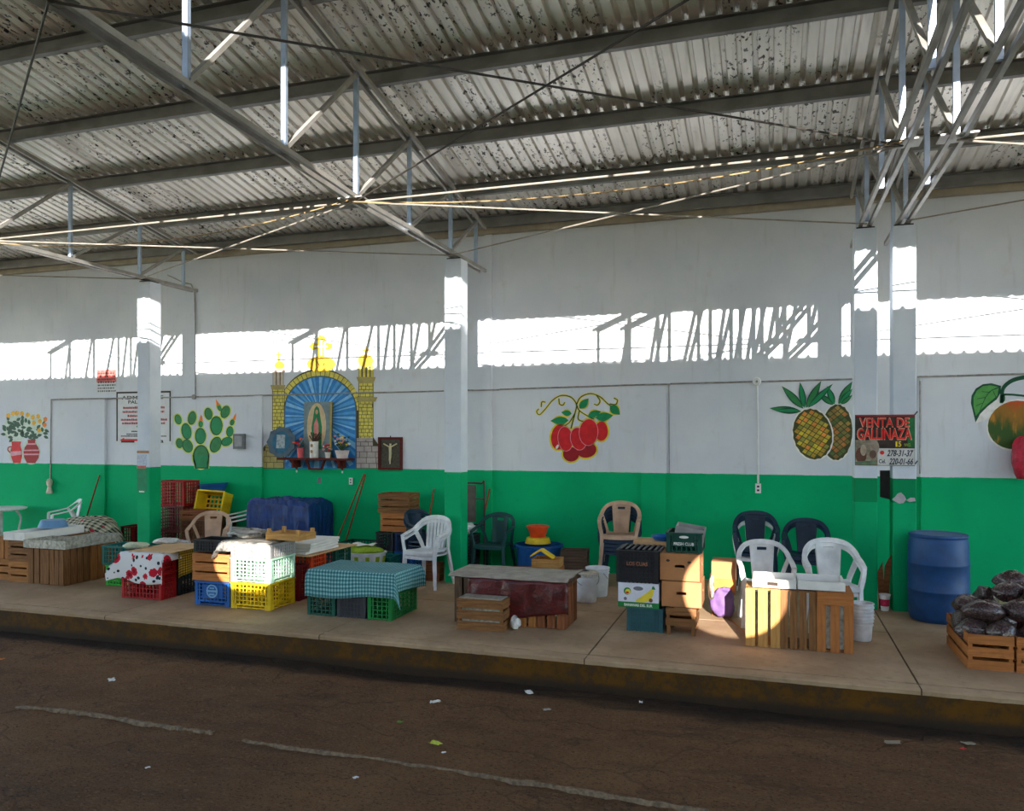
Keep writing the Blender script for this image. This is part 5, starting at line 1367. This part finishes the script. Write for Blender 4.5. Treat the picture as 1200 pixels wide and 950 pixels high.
M.poly('leaf', [[(315,190),(250,172),(190,178),(140,208),(110,258),(105,310),(120,370),(138,445),(170,385),(225,330),(285,285),(312,240)]], DG, 2); M.poly('leaf_light', [[(300,198),(240,186),(190,192),(148,222),(124,270),(124,330),(140,400),(180,352),(240,300),(290,258)]], LGR, 3)
M.poly('leaf_veins', M.stroke([(310,195),(220,250),(142,430)], 8, 3) + M.stroke([(240,235),(180,230)], 4) + M.stroke([(210,270),(150,280)], 4) + M.stroke([(185,310),(140,330)], 4) + M.stroke([(260,225),(280,270)], 4), DG, 4, join=True)
M.poly('branch', M.stroke([(318,310),(322,250),(335,200),(390,155),(480,130),(600,120)], 24, 30) + M.stroke([(330,250),(400,252),(500,262)], 14) + M.stroke([(318,300),(330,285),(328,250)], 26), DG, 6, join=True)

# ------------------------------------------------------------------ signs and posters
def wallbox(px0, py0, px1, py1, th, off=0.0):
    a = at(px0, py1, YW - off); b = at(px1, py0, YW - off); return a.x, b.x, (a.z + at(px1, py1, YW-off).z)/2, (b.z + at(px0, py0, YW-off).z)/2
def board(name, label, cat, px, m, th=0.012, off=0.0, Y=None):
    x0, x1, z0, z1 = wallbox(*px, th, off); t = thing(name, label, cat, ((x0+x1)/2, YW - off, z0)); w, h = x1-x0, z1-z0
    MB().mm(-w/2, w/2, -th, -0.0005, 0, h).build('board', m, t); return t, w, h
M_SIGNW = mat('sign_white', S(214, 216, 220), 0.55, 0, 0.05)
t, w, h = board('notice_board', 'large white market notice with red lines and a red arrow', 'sign', (136, 457, 202, 521), M_SIGNW)
e = -0.0135; fw = 0.028
for a in ((-w/2+.02, w/2-.02, h-.05, h-.05+fw), (-w/2+.02, -w/2+.02+fw, .06, h-.05), (w/2-.02-fw, w/2-.02, .06, h-.05), (-w/2+.12, -w/2+.40, .035, .035+fw)): MB().mm(a[0], a[1], e, e+0.001, a[2], a[3]).build('border_line', BLK, t)
text_mesh('ADMON. DE', w*0.74, h*0.065, BLK, t, (-0.02, e-0.001, h*0.865)); text_mesh('PALETA DE', w*0.5, h*0.06, BLK, t, (-0.02, e-0.001, h*0.785))
for k, (wd, z_) in enumerate(((0.72, .68), (0.74, .605), (0.56, .53), (0.80, .46), (0.76, .395))):
    rr = random.Random(k); x_ = -w*wd/2; m = MB()
    while x_ < w*wd/2:
        L_ = rr.uniform(0.012, 0.03); m.mm(x_, x_ + L_, e, e+0.001, h*z_ - 0.018, h*z_ + rr.uniform(0.010, 0.020)); x_ += L_ + 0.007
    m.build('red_text_line', DRED, t)
for k, (wd, z_) in enumerate(((0.42, .245), (0.6, .195), (0.80, .16))):
    rr = random.Random(k+20); x_ = -w*wd/2; m = MB()
    while x_ < w*wd/2:
        L_ = rr.uniform(0.010, 0.024); m.mm(x_, x_ + L_, e, e+0.001, h*z_ - 0.011, h*z_ + rr.uniform(0.006, 0.012)); x_ += L_ + 0.006
    m.build('black_text_line', BLK, t)
MB().poly([(-w*.42, e, h*.085), (-w*.34, e, h*.045), (-w*.34, e, h*.068), (0.0, e, h*.068), (0.0, e, h*.105), (-w*.34, e, h*.105), (-w*.34, e, h*.13)]).build('arrow', RED, t)
text_mesh('Pa. 7a', w*0.40, h*0.075, BLK, t, (w*0.16, e-0.001, h*0.075))
disc(-0.09, h*0.335, 0.05, e, 0.022).build('green_mark', GRN, t)
t, w, h = board('poster', 'small red and white poster above the market notice', 'poster', (113, 432, 137, 462), M_SIGNW, 0.004)
MB().mm(-w/2+.01, w/2-.01, -0.0055, -0.0045, h*0.48, h*0.96).build('red_field', pm('poster_red', S(206, 96, 90), 0.4, 30), t)
for k in range(7):
    rr = random.Random(k+50); m = MB(); x_ = -w*0.42
    while x_ < w*0.40:
        L_ = rr.uniform(0.015, 0.05); m.mm(x_, x_+L_, -0.0068, -0.0058, h*(0.10 + 0.115*k), h*(0.10 + 0.115*k) + 0.026); x_ += L_ + 0.014
    m.build('text_line', GREYP if k < 3 else pm('poster_dark_red', S(120, 34, 34)), t)

# banner tied across the twin columns
Yb = YC - 0.012
a = at(1002, 545, Yb); b = at(1072, 486, Yb); t = thing('banner', 'printed vinyl banner with red lettering tied across the twin columns', 'banner', ((a.x+b.x)/2, Yb, a.z)); w, h = b.x-a.x, at(1002, 486, Yb).z - a.z
MB().sheet([[(-w/2 + w*i/16, 0.004*math.sin(i*1.1), h*j/8) for j in range(9)] for i in range(17)], 0.002).build('vinyl_sheet', pm('banner_dark', S(56, 44, 40), 0.5, 9), t)
MB().mm(w*0.38, w*0.495, -0.012, -0.010, h*0.36, h*0.94).build('green_margin', pm('banner_green', S(30, 110, 60), 0.2), t)
MB().mm(-w*0.49, w*0.49, -0.0125, -0.011, h*0.965, h*0.995).build('red_edge', DRED, t)
pb = MB().mm(-w*0.12, w*0.495, -0.012, -0.010, 0.006, h*0.34); pb.build('white_field', pm('banner_white', S(206, 208, 206), 0.1), t); MB().mm(-w*0.495, -w*0.12, -0.012, -0.010, 0.006, h*0.50).build('photo_field', pm('banner_photo', S(140, 130, 112), 0.4, 16), t)
blobs = ((-w*.40, h*.20, .055, .085, S(92,58,44)), (-w*.36, h*.30, .03, .06, S(176,160,140)), (-w*.17, h*.36, .045, .075, S(150,138,124)), (-w*.20, h*.22, .035, .045, S(108,84,70)), (-w*.32, h*.05, .11, .022, S(96,124,96)))
for k, (x_, z_, rx_, rz_, c_) in enumerate(blobs): disc(x_, z_, rx_, -0.0135 - 0.0004*k, rz_).build('printed_hen_shape' if k < 4 else 'printed_grass', pm('hen_%d' % k, c_, 0.3), t)
BR = pm('banner_red', S(222, 44, 38)); BGLOW = pm('banner_pale_glow', S(206, 180, 150)); BBLU = pm('banner_navy', S(30, 34, 66))
for st, wd, hh, z_ in (('VENTA DE', .82, .165, .845), ('GALLINAZA', .90, .215, .62)):
    text_mesh(st, w*wd + 0.016, h*hh + 0.014, BGLOW, t, (-0.005, -0.0135, h*z_)); text_mesh(st, w*wd, h*hh, BR, t, (-0.005, -0.0155, h*z_))
text_mesh('1', w*0.03, h*0.105, Y_, t, (w*0.195, -0.014, h*0.425)); text_mesh('5', w*0.05, h*0.105, Y_, t, (w*0.25, -0.014, h*0.425)); text_mesh('NVO.', w*0.11, h*0.06, pm('banner_lime', S(150, 170, 50)), t, (w*0.38, -0.014, h*0.41))
text_mesh('278-31-37', w*0.44, h*0.125, BBLU, t, (w*0.255, -0.014, h*0.245), sheer=0.3); text_mesh('220-01-66', w*0.40, h*0.125, BBLU, t, (w*0.27, -0.014, h*0.085), sheer=0.3); text_mesh('Cel.', w*0.12, h*0.08, BBLU, t, (-w*0.04, -0.014, h*0.085))
disc(-w*0.045, h*0.255, 0.022, -0.014).build('phone_mark', BR, t)
for sx, z_ in ((1, h), (1, 0.02)): MB().tube([(sx*w/2, -0.005, z_), (sx*(w/2+0.03), 0.03, z_+0.03), (sx*(w/2+0.012), 0.10, z_+0.03)], 0.006, 6).build('tie_cord', BLK, t)
# small things on the columns
def colrel(o_, nm):
    o_.parent = columns[nm]; o_.location = Vector(o_.location) - columns[nm].location; return o_
for nm, px0, px1, py0, py1, m_, part in (('A', 160.5, 174.5, 528, 531, pm('rusty_tape', S(170, 128, 92)), 'tape_band'), ('A', 160.5, 172, 532.5, 545, pm('paper_blue_white', S(184, 194, 212), 0.2, 40), 'paper_notice'), ('A', 160.5, 171, 545.5, 548.5, pm('red_tape', S(190, 96, 90)), 'tape_band'), ('A', 160.5, 172, 549, 575, pm('dark_green_patch', S(4, 132, 88)), 'repainted_patch'), ('A', 163, 169, 574.5, 576.5, WHT, 'paint_chip')):
    a = at(px0, py1, YC - 0.002); b = at(px1, py0, YC - 0.002)
    o = MB().mm(a.x, b.x, YC - 0.002, YC + 0.002, a.z, b.z).build(part, m_); colrel(o, nm)
PLS = pm('bare_plaster', S(176, 172, 178), 0.12)
for pl in ([(1045,585),(1049,582),(1052,578),(1056,577),(1060,581),(1062,585),(1059,589),(1054,590),(1050,588)], [(1062,586),(1067,583),(1072,583),(1073,587),(1066,588)]):
    o = MB().poly([at(x, y, YC - 0.003) for x, y in pl]).build('peeled_patch', PLS); colrel(o, 'D')
o = MB().sheet([[at(1031 + 11.5*i/4, 551 + 34*j/8 - (3*(1-i/4) if j == 8 else 0), YC + 0.12) for j in range(9)] for i in range(5)], 0.02).build('rubber_flap', M_DARK); tag(o, 'wide black rubber flap between the twin columns', 'rubber flap')

# ------------------------------------------------------------------ conduit, boxes, sockets
def run(label, pts, r=0.012, m=M_CONDUIT, name='conduit', cat='conduit'):
    o = MB().tube([at(x, y, YW - r - 0.002 - off) for x, y, off in pts], r, 8).build(name, m); return tag(o, label, cat)
zc = lambda px: 468 - 26.5*(px/1200.0)**1.0 - 0.0
run('long grey conduit along the wall at the left half', [(60,468,0),(70,467.5,0.05),(135,466.5,0.05),(136,466.5,0),(200,465.5,0),(520,458,0)], 0.011)
run('long grey conduit along the wall between middle and twin columns', [(545,457,0),(560,457,0.05),(585,456.5,0.05),(586,456,0),(740,451,0),(753,450.5,0.05),(785,450,0.05),(786,449.5,0),(1000,444,0)], 0.011)
run('grey conduit on the wall right of the twin columns', [(1076,441.5,0),(1078,441,0.05),(1120,440,0.05),(1121,440,0),(1290,435.5,0),(1928,423,0)], 0.011)
run('thin conduit dropping to the hanging socket at the far left', [(60,468,0),(59.5,500,0),(59,562,0)], 0.008)
run('thin conduit dropping from the round box to the wall switch', [(887,448,0),(888,500,0),(888.5,566,0)], 0.012, M_WHITE)
run('thin conduit beside the pilaster in the middle bay', [(784,451,0),(784,500,0),(784.5,554,0)], 0.006)
run('conduit bent down the wall from the left truss', [(196,322,0.3),(215,331,0.08),(224,333,0),(228,342,0),(229,380,0),(229,462,0)], 0.010)
run('conduit hugging the twin column side pilaster', [(1078,446,0.05),(1078,500,0.05),(1078,555,0.05)], 0.008)
def disc_box(label, px, py, r, m=M_CONDUIT):
    p = at(px, py, YW); t = thing('junction_box', label, 'junction box', p)
    MB().lathe([(r, 0), (r, 0.03), (r*0.8, 0.038), (0.0001, 0.038)], 20).build('body', m, t, False, None, (PI/2, 0, 0)); MB().lathe([(r*0.3, 0.038), (r*0.25, 0.044), (0.0001, 0.044)], 12).build('screw_cap', M_CONDUIT, t, False, None, (PI/2, 0, 0))
disc_box('round white junction box where the switch conduit drops', 887, 447, 0.055, M_WHITE); disc_box('round grey junction box above the cactus', 228, 465, 0.04)
def plate(label, px, py, w, h, m=M_WHITE):
    p = at(px, py, YW); t = thing('wall_socket', label, 'socket', p)
    MB().mm(-w/2, w/2, -0.03, -0.001, -h/2, h/2).build('body', m, t)
    for z_ in (-h*0.2, h*0.2): MB().mm(-w*0.2, w*0.2, -0.033, -0.029, z_-h*0.1, z_+h*0.1).build('insert', M_DARK, t)
plate('white wall switch on the green paint near the dark chairs', 888.5, 572, 0.07, 0.12); plate('white socket on the green paint above the brooms', 412, 563.5, 0.055, 0.10)
t = thing('hanging_socket', 'pale lamp holder hanging on the wall at the far left', 'lamp holder', at(58, 578, YW - 0.05)); MB().lathe([(0.05, 0.0), (0.055, 0.02), (0.035, 0.09), (0.03, 0.12), (0.045, 0.16), (0.05, 0.21), (0.03, 0.25), (0.0001, 0.26)], 16).build('body', mat('aged_white_plastic', S(196, 190, 172), 0.6), t)
p = at(282, 517, YW); t = thing('meter_box', 'small grey metal box on the wall beside the cactus', 'meter box', p); MB().mm(-0.10, 0.10, -0.06, -0.001, -0.12, 0.12).build('case', GREYP, t); MB().mm(-0.07, 0.07, -0.065, -0.059, -0.08, 0.085).build('window', pm('meter_glass', S(150, 152, 156)), t)
o = MB().poly([at(x, y, YW - 0.002) for x, y in ((371,566),(377,566),(376,559),(373,559))]).build('wall_mark', GREYP); tag(o, 'small grey smudge on the wall below the shrine shelf', 'stain')

# ------------------------------------------------------------------ shrine shelf and its things
M_RWOOD = wood('mahogany_shelf', S(108, 40, 34), S(78, 26, 24)); YS = YW - 0.13
zs = at(370, 536.5, YS).z
xl, xr = at(330, 536, YS).x, at(411, 536, YS).x; xm = (xl + xr)/2; sw = xr - xl
t = thing('wall_shelf', 'dark red wooden shelf under the painted shrine', 'shelf', (xm, YW, zs - 0.17))
MB().mm(-sw/2, sw/2, -0.26, -0.002, 0.14, 0.17).build('shelf_board', M_RWOOD, t)
for sx in (-0.30, 0.36):
    MB().poly([(sx*sw-0.07, -0.2, 0.14), (sx*sw+0.07, -0.2, 0.14), (sx*sw+0.03, -0.1, 0.02), (sx*sw, -0.08, -0.02), (sx*sw-0.03, -0.1, 0.02)]).mm(sx*sw-0.02, sx*sw+0.02, -0.2, -0.002, 0.02, 0.14).build('bracket', M_RWOOD, t)
    MB().lathe([(0.0001, -0.06), (0.012, -0.05), (0.014, -0.03), (0.0001, -0.015)], 10, (sx*sw, -0.085, 0)).build('finial', WHT, t)
for a_, b_ in (((-0.16, 0.14), (-0.10, -0.01)), ((0.16, 0.14), (0.10, -0.01)), ((-0.11, 0.0), (0.11, 0.0))): MB().bar((a_[0] - 0.02, -0.1, a_[1]), (b_[0] - 0.02, -0.1, b_[1]), 0.03, 0.03, (0, 1, 0)).build('scroll_frame', M_RWOOD, t)
zt = zs + 0.001
def frame_on(name, label, px, Y, z0, m_frame, tilt=0.0):
    a = at(px[0], px[3], Y); b = at(px[2], px[1], Y); w_ = b.x - a.x; h_ = at(px[0], px[1], Y).z - z0
    t = thing(name, label, 'picture', ((a.x+b.x)/2, Y, z0)); t.rotation_euler = (tilt, 0, 0); return t, w_, h_
t, w, h = frame_on('devotional_picture', 'tall framed picture of a robed figure in a green mantle', (356, 471, 389, 536), YW - 0.07, zt, None, -0.03)
MB().mm(-w/2, w/2, -0.015, 0.0, 0, h).build('panel', pm('icon_greyblue', S(120, 140, 146), 0.15), t); MB().mm(w/2-0.03, w/2, -0.018, 0.0, 0, h).build('gilt_edge', pm('icon_gilt', S(190, 160, 60)), t)
disc(-0.02, h*0.56, w*0.34, -0.017, h*0.42).build('halo', pm('icon_cream', S(214, 190, 150)), t)
MB().poly([(-.02, -.019, h*.93), (.02, -.019, h*.88), (.075, -.019, h*.55), (.07, -.019, h*.16), (-.09, -.019, h*.16), (-.105, -.019, h*.55), (-.06, -.019, h*.88)]).build('mantle', pm('icon_green', S(30, 130, 78)), t)
MB().poly([(-.02, -.021, h*.72), (.015, -.021, h*.6), (.025, -.021, h*.16), (-.075, -.021, h*.16), (-.065, -.021, h*.6)]).build('robe', pm('icon_rose', S(214, 132, 128)), t); disc(-0.02, h*0.82, 0.024, -0.021, 0.036).build('face', pm('icon_skin', S(196, 150, 116)), t)
t, w, h = frame_on('photo_frame', 'blue-grey star-edged photo frame leaning on the shelf', (314, 500, 345, 538), YW - 0.16, zt, None, -0.08)
m = MB(); n = 18; ring = [((w/2)*(1.0 + 0.06*(1 if k % 2 else -1))*math.cos(2*PI*k/n)*1.05, (h/2)*(1.0 + 0.06*(1 if k % 2 else -1))*math.sin(2*PI*k/n)) for k in range(n)]
F = [(x, -0.02, h/2 + z) for x, z in ring]; B = [(x, 0.0, h/2 + z) for x, z in ring]; m.poly(F); m.poly(B[::-1])
for k in range(n): m.quad(B[k], B[(k+1) % n], F[(k+1) % n], F[k])
m.v = [(x, y, max(0, z)) for x, y, z in m.v]; m.build('star_border', pm('frame_slate', S(74, 96, 112), 0.2), t)
disc(0.0, h*0.5, w*0.33, -0.022, h*0.36).build('inner_oval', pm('frame_teal', S(26, 100, 130), 0.2), t); MB().mm(-w*.17, w*.15, -0.026, -0.022, h*.30, h*.74).build('photo', pm('photo_grey', S(150, 164, 172), 0.35, 28), t)
def posy(label, px, pot_m, cols, r, hgt, seed, n=16, pot_h=0.12, pot_r=0.055, Y=YW-0.15, leaf=True):
    p = at(px, 530, Y); t = thing('flower_pot', label, 'flowers', (p.x, Y, zt)); rr = random.Random(seed)
    MB().lathe([(pot_r*0.7, 0), (pot_r, pot_h), (pot_r*1.08, pot_h), (pot_r*0.9, pot_h-0.01), (0.0001, pot_h-0.012)], 18).build('pot', pot_m, t)
    st = MB(); 
    for k in range(n):
        a = rr.uniform(0, 2*PI); q = rr.uniform(0.1, 1)*r; z_ = pot_h + hgt*rr.uniform(0.25, 1); x_, y_ = q*math.cos(a), q*math.sin(a)*0.6
        st.tube([(0, 0, pot_h*0.8), (x_*0.6, y_*0.6, (pot_h+z_)/2), (x_, y_, z_)], 0.003, 4)
        if leaf: st.poly([(x_*0.6, y_*0.6, z_*0.8), (x_*0.6+0.03, y_*0.6, z_*0.8+0.02), (x_*0.7+0.05, y_*0.6-0.01, z_*0.8), (x_*0.6+0.02, y_*0.6, z_*0.8-0.015)])
        MB().lathe([(0.006, -0.012), (0.022, 0.004), (0.02, 0.018), (0.0001, 0.014)], 8, (x_, y_, z_)).build('bloom', rr.choice(cols), t)
    st.build('stems', pm('stem_green', S(60, 86, 50)), t)
posy('pink pot of red flowers on the shelf', 352, pm('pot_pink', S(214, 96, 104)), [RED, pm('coral', S(226, 110, 90))], 0.12, 0.14, 3, 9, 0.15)
posy('small white pot of red flowers beside the candle', 384, C_FOAM, [RED, PINK, WHT], 0.09, 0.10, 5, 9, 0.09, 0.045)
posy('white pot of mixed yellow and pink flowers at the right end of the shelf', 401, pm('wrap_white', S(220, 206, 204)), [pm('bloom_yellow', S(226, 200, 40)), WHT, PINK, pm('stem_green', S(60, 86, 50))], 0.14, 0.26, 7, 26, 0.12, 0.11)
p = at(368, 530, YW - 0.16); t = thing('votive_candle', 'tall white printed votive candle with dried sprigs', 'candle', (p.x, YW - 0.16, zt)); MB().lathe([(0.062, 0), (0.066, 0.01), (0.066, 0.24), (0.060, 0.25), (0.0001, 0.246)], 22).build('glass', WHT, t)
for z_ in (0.10, 0.19): disc(0.0, z_, 0.022, -0.0675, 0.026).build('label_print', pm('print_ochre', S(176, 130, 70)), t)
m = MB(); rr = random.Random(2)
for k in range(14): m.tube([(jit(0.02), jit(0.02), 0.22), (rr.uniform(-.09, .10), rr.uniform(-.03, .05), rr.uniform(.30, .42))], [0.004, 0.010], 5)
m.build('dried_sprigs', pm('sprig_brown', S(72, 56, 44)), t)
t, w, h = frame_on('crucifix_picture', 'dark red framed crucifix picture hanging right of the shrine', (444, 512, 472, 550), YW - 0.004, at(458, 550.5, YW).z, None)
fw = 0.035; MB().mm(-w/2, w/2, -0.03, 0.0, 0, fw).mm(-w/2, w/2, -0.03, 0.0, h-fw, h).mm(-w/2, -w/2+fw, -0.03, 0.0, fw, h-fw).mm(w/2-fw, w/2, -0.03, 0.0, fw, h-fw).build('frame', M_RWOOD, t)
MB().mm(-w/2+fw, w/2-fw, -0.012, -0.002, fw, h-fw).build('backing', pm('picture_dark', S(70, 66, 54), 0.3, 30), t)
MB().tube(cr([(-.11, -.022, h*.80), (-.05, -.022, h*.74), (0, -.022, h*.70), (.05, -.022, h*.74), (.11, -.022, h*.80)], 4), 0.010, 6).tube([(0, -.022, h*.72), (0.005, -.022, h*.5), (-0.004, -.022, h*.3), (0, -.022, h*.18)], [0.022, 0.022, 0.016, 0.008], 8).tube([(0, -.022, h*.70), (0.006, -.022, h*.80)], [0.012, 0.016], 8).build('relief_figure', pm('ivory', S(206, 196, 160)), t)
MB().tube([(0, -0.01, h), (0, -0.01, h + 0.02)], 0.008, 6).build('hanging_ring', M_BLK, t)
# red bag at the right edge
p = at(1197, 562, YW - 0.25); o = blob(0.13, 0.09, 0.24, 99, 0.10, 24, 14, 0.7).build('hanging_bag', crinkle('pink_red_bag', S(206, 36, 70), 0.4, S(170, 24, 50), 16), None, True, (p.x + 0.06, YW - 0.12, p.z)); tag(o, 'pinkish red bag hanging on the wall at the right edge', 'bag')

# ------------------------------------------------------------------ lane: worn line and litter
def road_patch(label, pts, w):
    P = [fl(x, y, ROAD) for x, y in pts]; t = thing('road_marking', label, 'road marking', P[0]); m = MB(); rr = random.Random(len(pts)*7 + int(pts[0][0])); path = cr([p - P[0] for p in P], 14)
    G = []
    for k, p in enumerate(path):
        d = (path[min(k+1, len(path)-1)] - path[max(k-1, 0)]).normalized(); n_ = Vector((-d.y, d.x, 0)); a_ = rr.uniform(0.25, 1.0); b_ = rr.uniform(0.25, 1.0)
        if k % 9 in (7,): a_, b_ = 0.1, 0.12
        G.append([p + n_*w*a_ + Vector((0,0,-0.012)), p + n_*w*0.6*a_ + Vector((0,0,0.012 + rr.uniform(0,.008))), p - n_*w*0.6*b_ + Vector((0,0,0.012 + rr.uniform(0,.008))), p - n_*w*b_ + Vector((0,0,-0.012))])
    for a, b in zip(G, G[1:]):
        for q in range(3): m.quad(a[q], a[q+1], b[q+1], b[q])
    return m.build('worn_strip', mat('worn_line_paint', S(124, 104, 82), 0.85, 0, 0.4, 30), t, True)
road_patch('worn pale line on the asphalt, left stretch', [(20,829), (80,834), (150,845), (215,855), (250,860)], 0.035)
road_patch('worn pale line on the asphalt, right stretch', [(284,869), (340,877), (430,889), (520,903), (620,918), (720,934), (830,952)], 0.026)
M_PAPER2 = mat('litter_white', S(232, 230, 224), 0.7, 0, 0.08)
def scrap(label, px, py, s_, m, name='paper_scrap', cat='litter', tall=0.35):
    p = fl(px, py, ROAD); rr = random.Random(int(px*3 + py)); n = 5
    G = [[(s_*(i/(n-1)-0.5)*rr.uniform(0.8, 1.2), s_*0.6*(j/(n-1)-0.5)*rr.uniform(0.8, 1.2), s_*tall*rr.uniform(0, 0.7)) for j in range(n)] for i in range(n)]
    o = MB().sheet(G, -0.002).build(name, m, None, False, (p.x, p.y, ROAD + 0.012), (0, 0, rr.uniform(0, 3))); return tag(o, label, cat)
scrap('white crumpled paper scrap on the asphalt in the centre', 510, 825, 0.075, M_PAPER2); scrap('white scrap by the kerb in front of the small wooden crate', 620, 813, 0.085, M_PAPER2, tall=0.15)
scrap('pale scrap below the white one near the kerb', 641, 833, 0.06, mat('litter_grey', S(170, 164, 156), 0.8), tall=0.1); scrap('pale scrap on the asphalt at the left', 131, 798, 0.09, M_PAPER2, tall=0.1)
scrap('yellow-green leaf on the asphalt', 511, 873.5, 0.08, mat('litter_yellow_green', S(196, 206, 70), 0.7), 'leaf', tall=0.2); scrap('green leaf on the asphalt left of the yellow one', 469, 848, 0.045, mat('litter_green', S(90, 130, 40), 0.7), 'leaf')
scrap('small white bit near the bottom of the picture', 417, 914, 0.04, M_PAPER2); scrap('tiny white bit right of the small white bit', 520, 884, 0.03, M_PAPER2); scrap('tiny white bit on the asphalt at lower left', 173, 902, 0.03, M_PAPER2)
scrap('white scrap against the kerb below the banana box', 751, 825, 0.045, M_PAPER2); scrap('pale flattened scrap near the kerb at the right', 1046, 872, 0.10, mat('litter_buff', S(150, 138, 118), 0.8), tall=0.08); scrap('bright red bottle cap on the asphalt at the right', 1129, 880, 0.045, mat('litter_red', S(226, 24, 34), 0.5), 'bottle_cap')
scrap('orange scrap at the left edge of the asphalt', 2, 774, 0.05, mat('litter_orange', S(220, 130, 50), 0.7)); scrap('pale scrap against the kerb at the far right', 1135, 873, 0.08, mat('litter_buff', S(150, 138, 118), 0.8), tall=0.08)

# ------------------------------------------------------------------ pieces that belong to a part hang under that part
def under(thing_name, part, names):
    for r_ in [o for o in bpy.data.objects if o.parent is None and o.name.split('.')[0] == thing_name]:
        ps = [c for c in r_.children if c.name.split('.')[0] == part]
        if not ps: continue
        p_ = ps[0]
        for c in list(r_.children):
            if c.name.split('.')[0] in names and c is not p_:
                c.parent = p_; c.location = Vector(c.location) - Vector(p_.location)
under('banner', 'vinyl_sheet', ('lettering', 'green_margin', 'red_edge', 'white_field', 'photo_field', 'printed_hen_shape', 'printed_grass', 'phone_mark'))
under('notice_board', 'board', ('lettering', 'border_line', 'red_text_line', 'black_text_line', 'arrow', 'green_mark'))
under('poster', 'board', ('red_field', 'text_line'))
under('banana_box', 'side_panel', ('base_stripe', 'lettering', 'banana_print', 'banana_stem_print', 'round_logo', 'round_logo_centre', 'round_logo_mark', 'small_logo', 'hand_hole'))
under('devotional_picture', 'panel', ('halo', 'mantle', 'robe', 'face', 'gilt_edge'))
under('photo_frame', 'inner_oval', ('photo',))
under('crucifix_picture', 'backing', ('relief_figure',))
under('column', 'shaft', ('tape_band', 'paper_notice', 'repainted_patch', 'paint_chip', 'peeled_patch'))
under('paper_cup', 'body', ('printed_band',))
under('votive_candle', 'glass', ('label_print',))
under('flower_pot', 'stems', ('bloom',))
under('tray', 'side_wall', ('rib', 'label'))
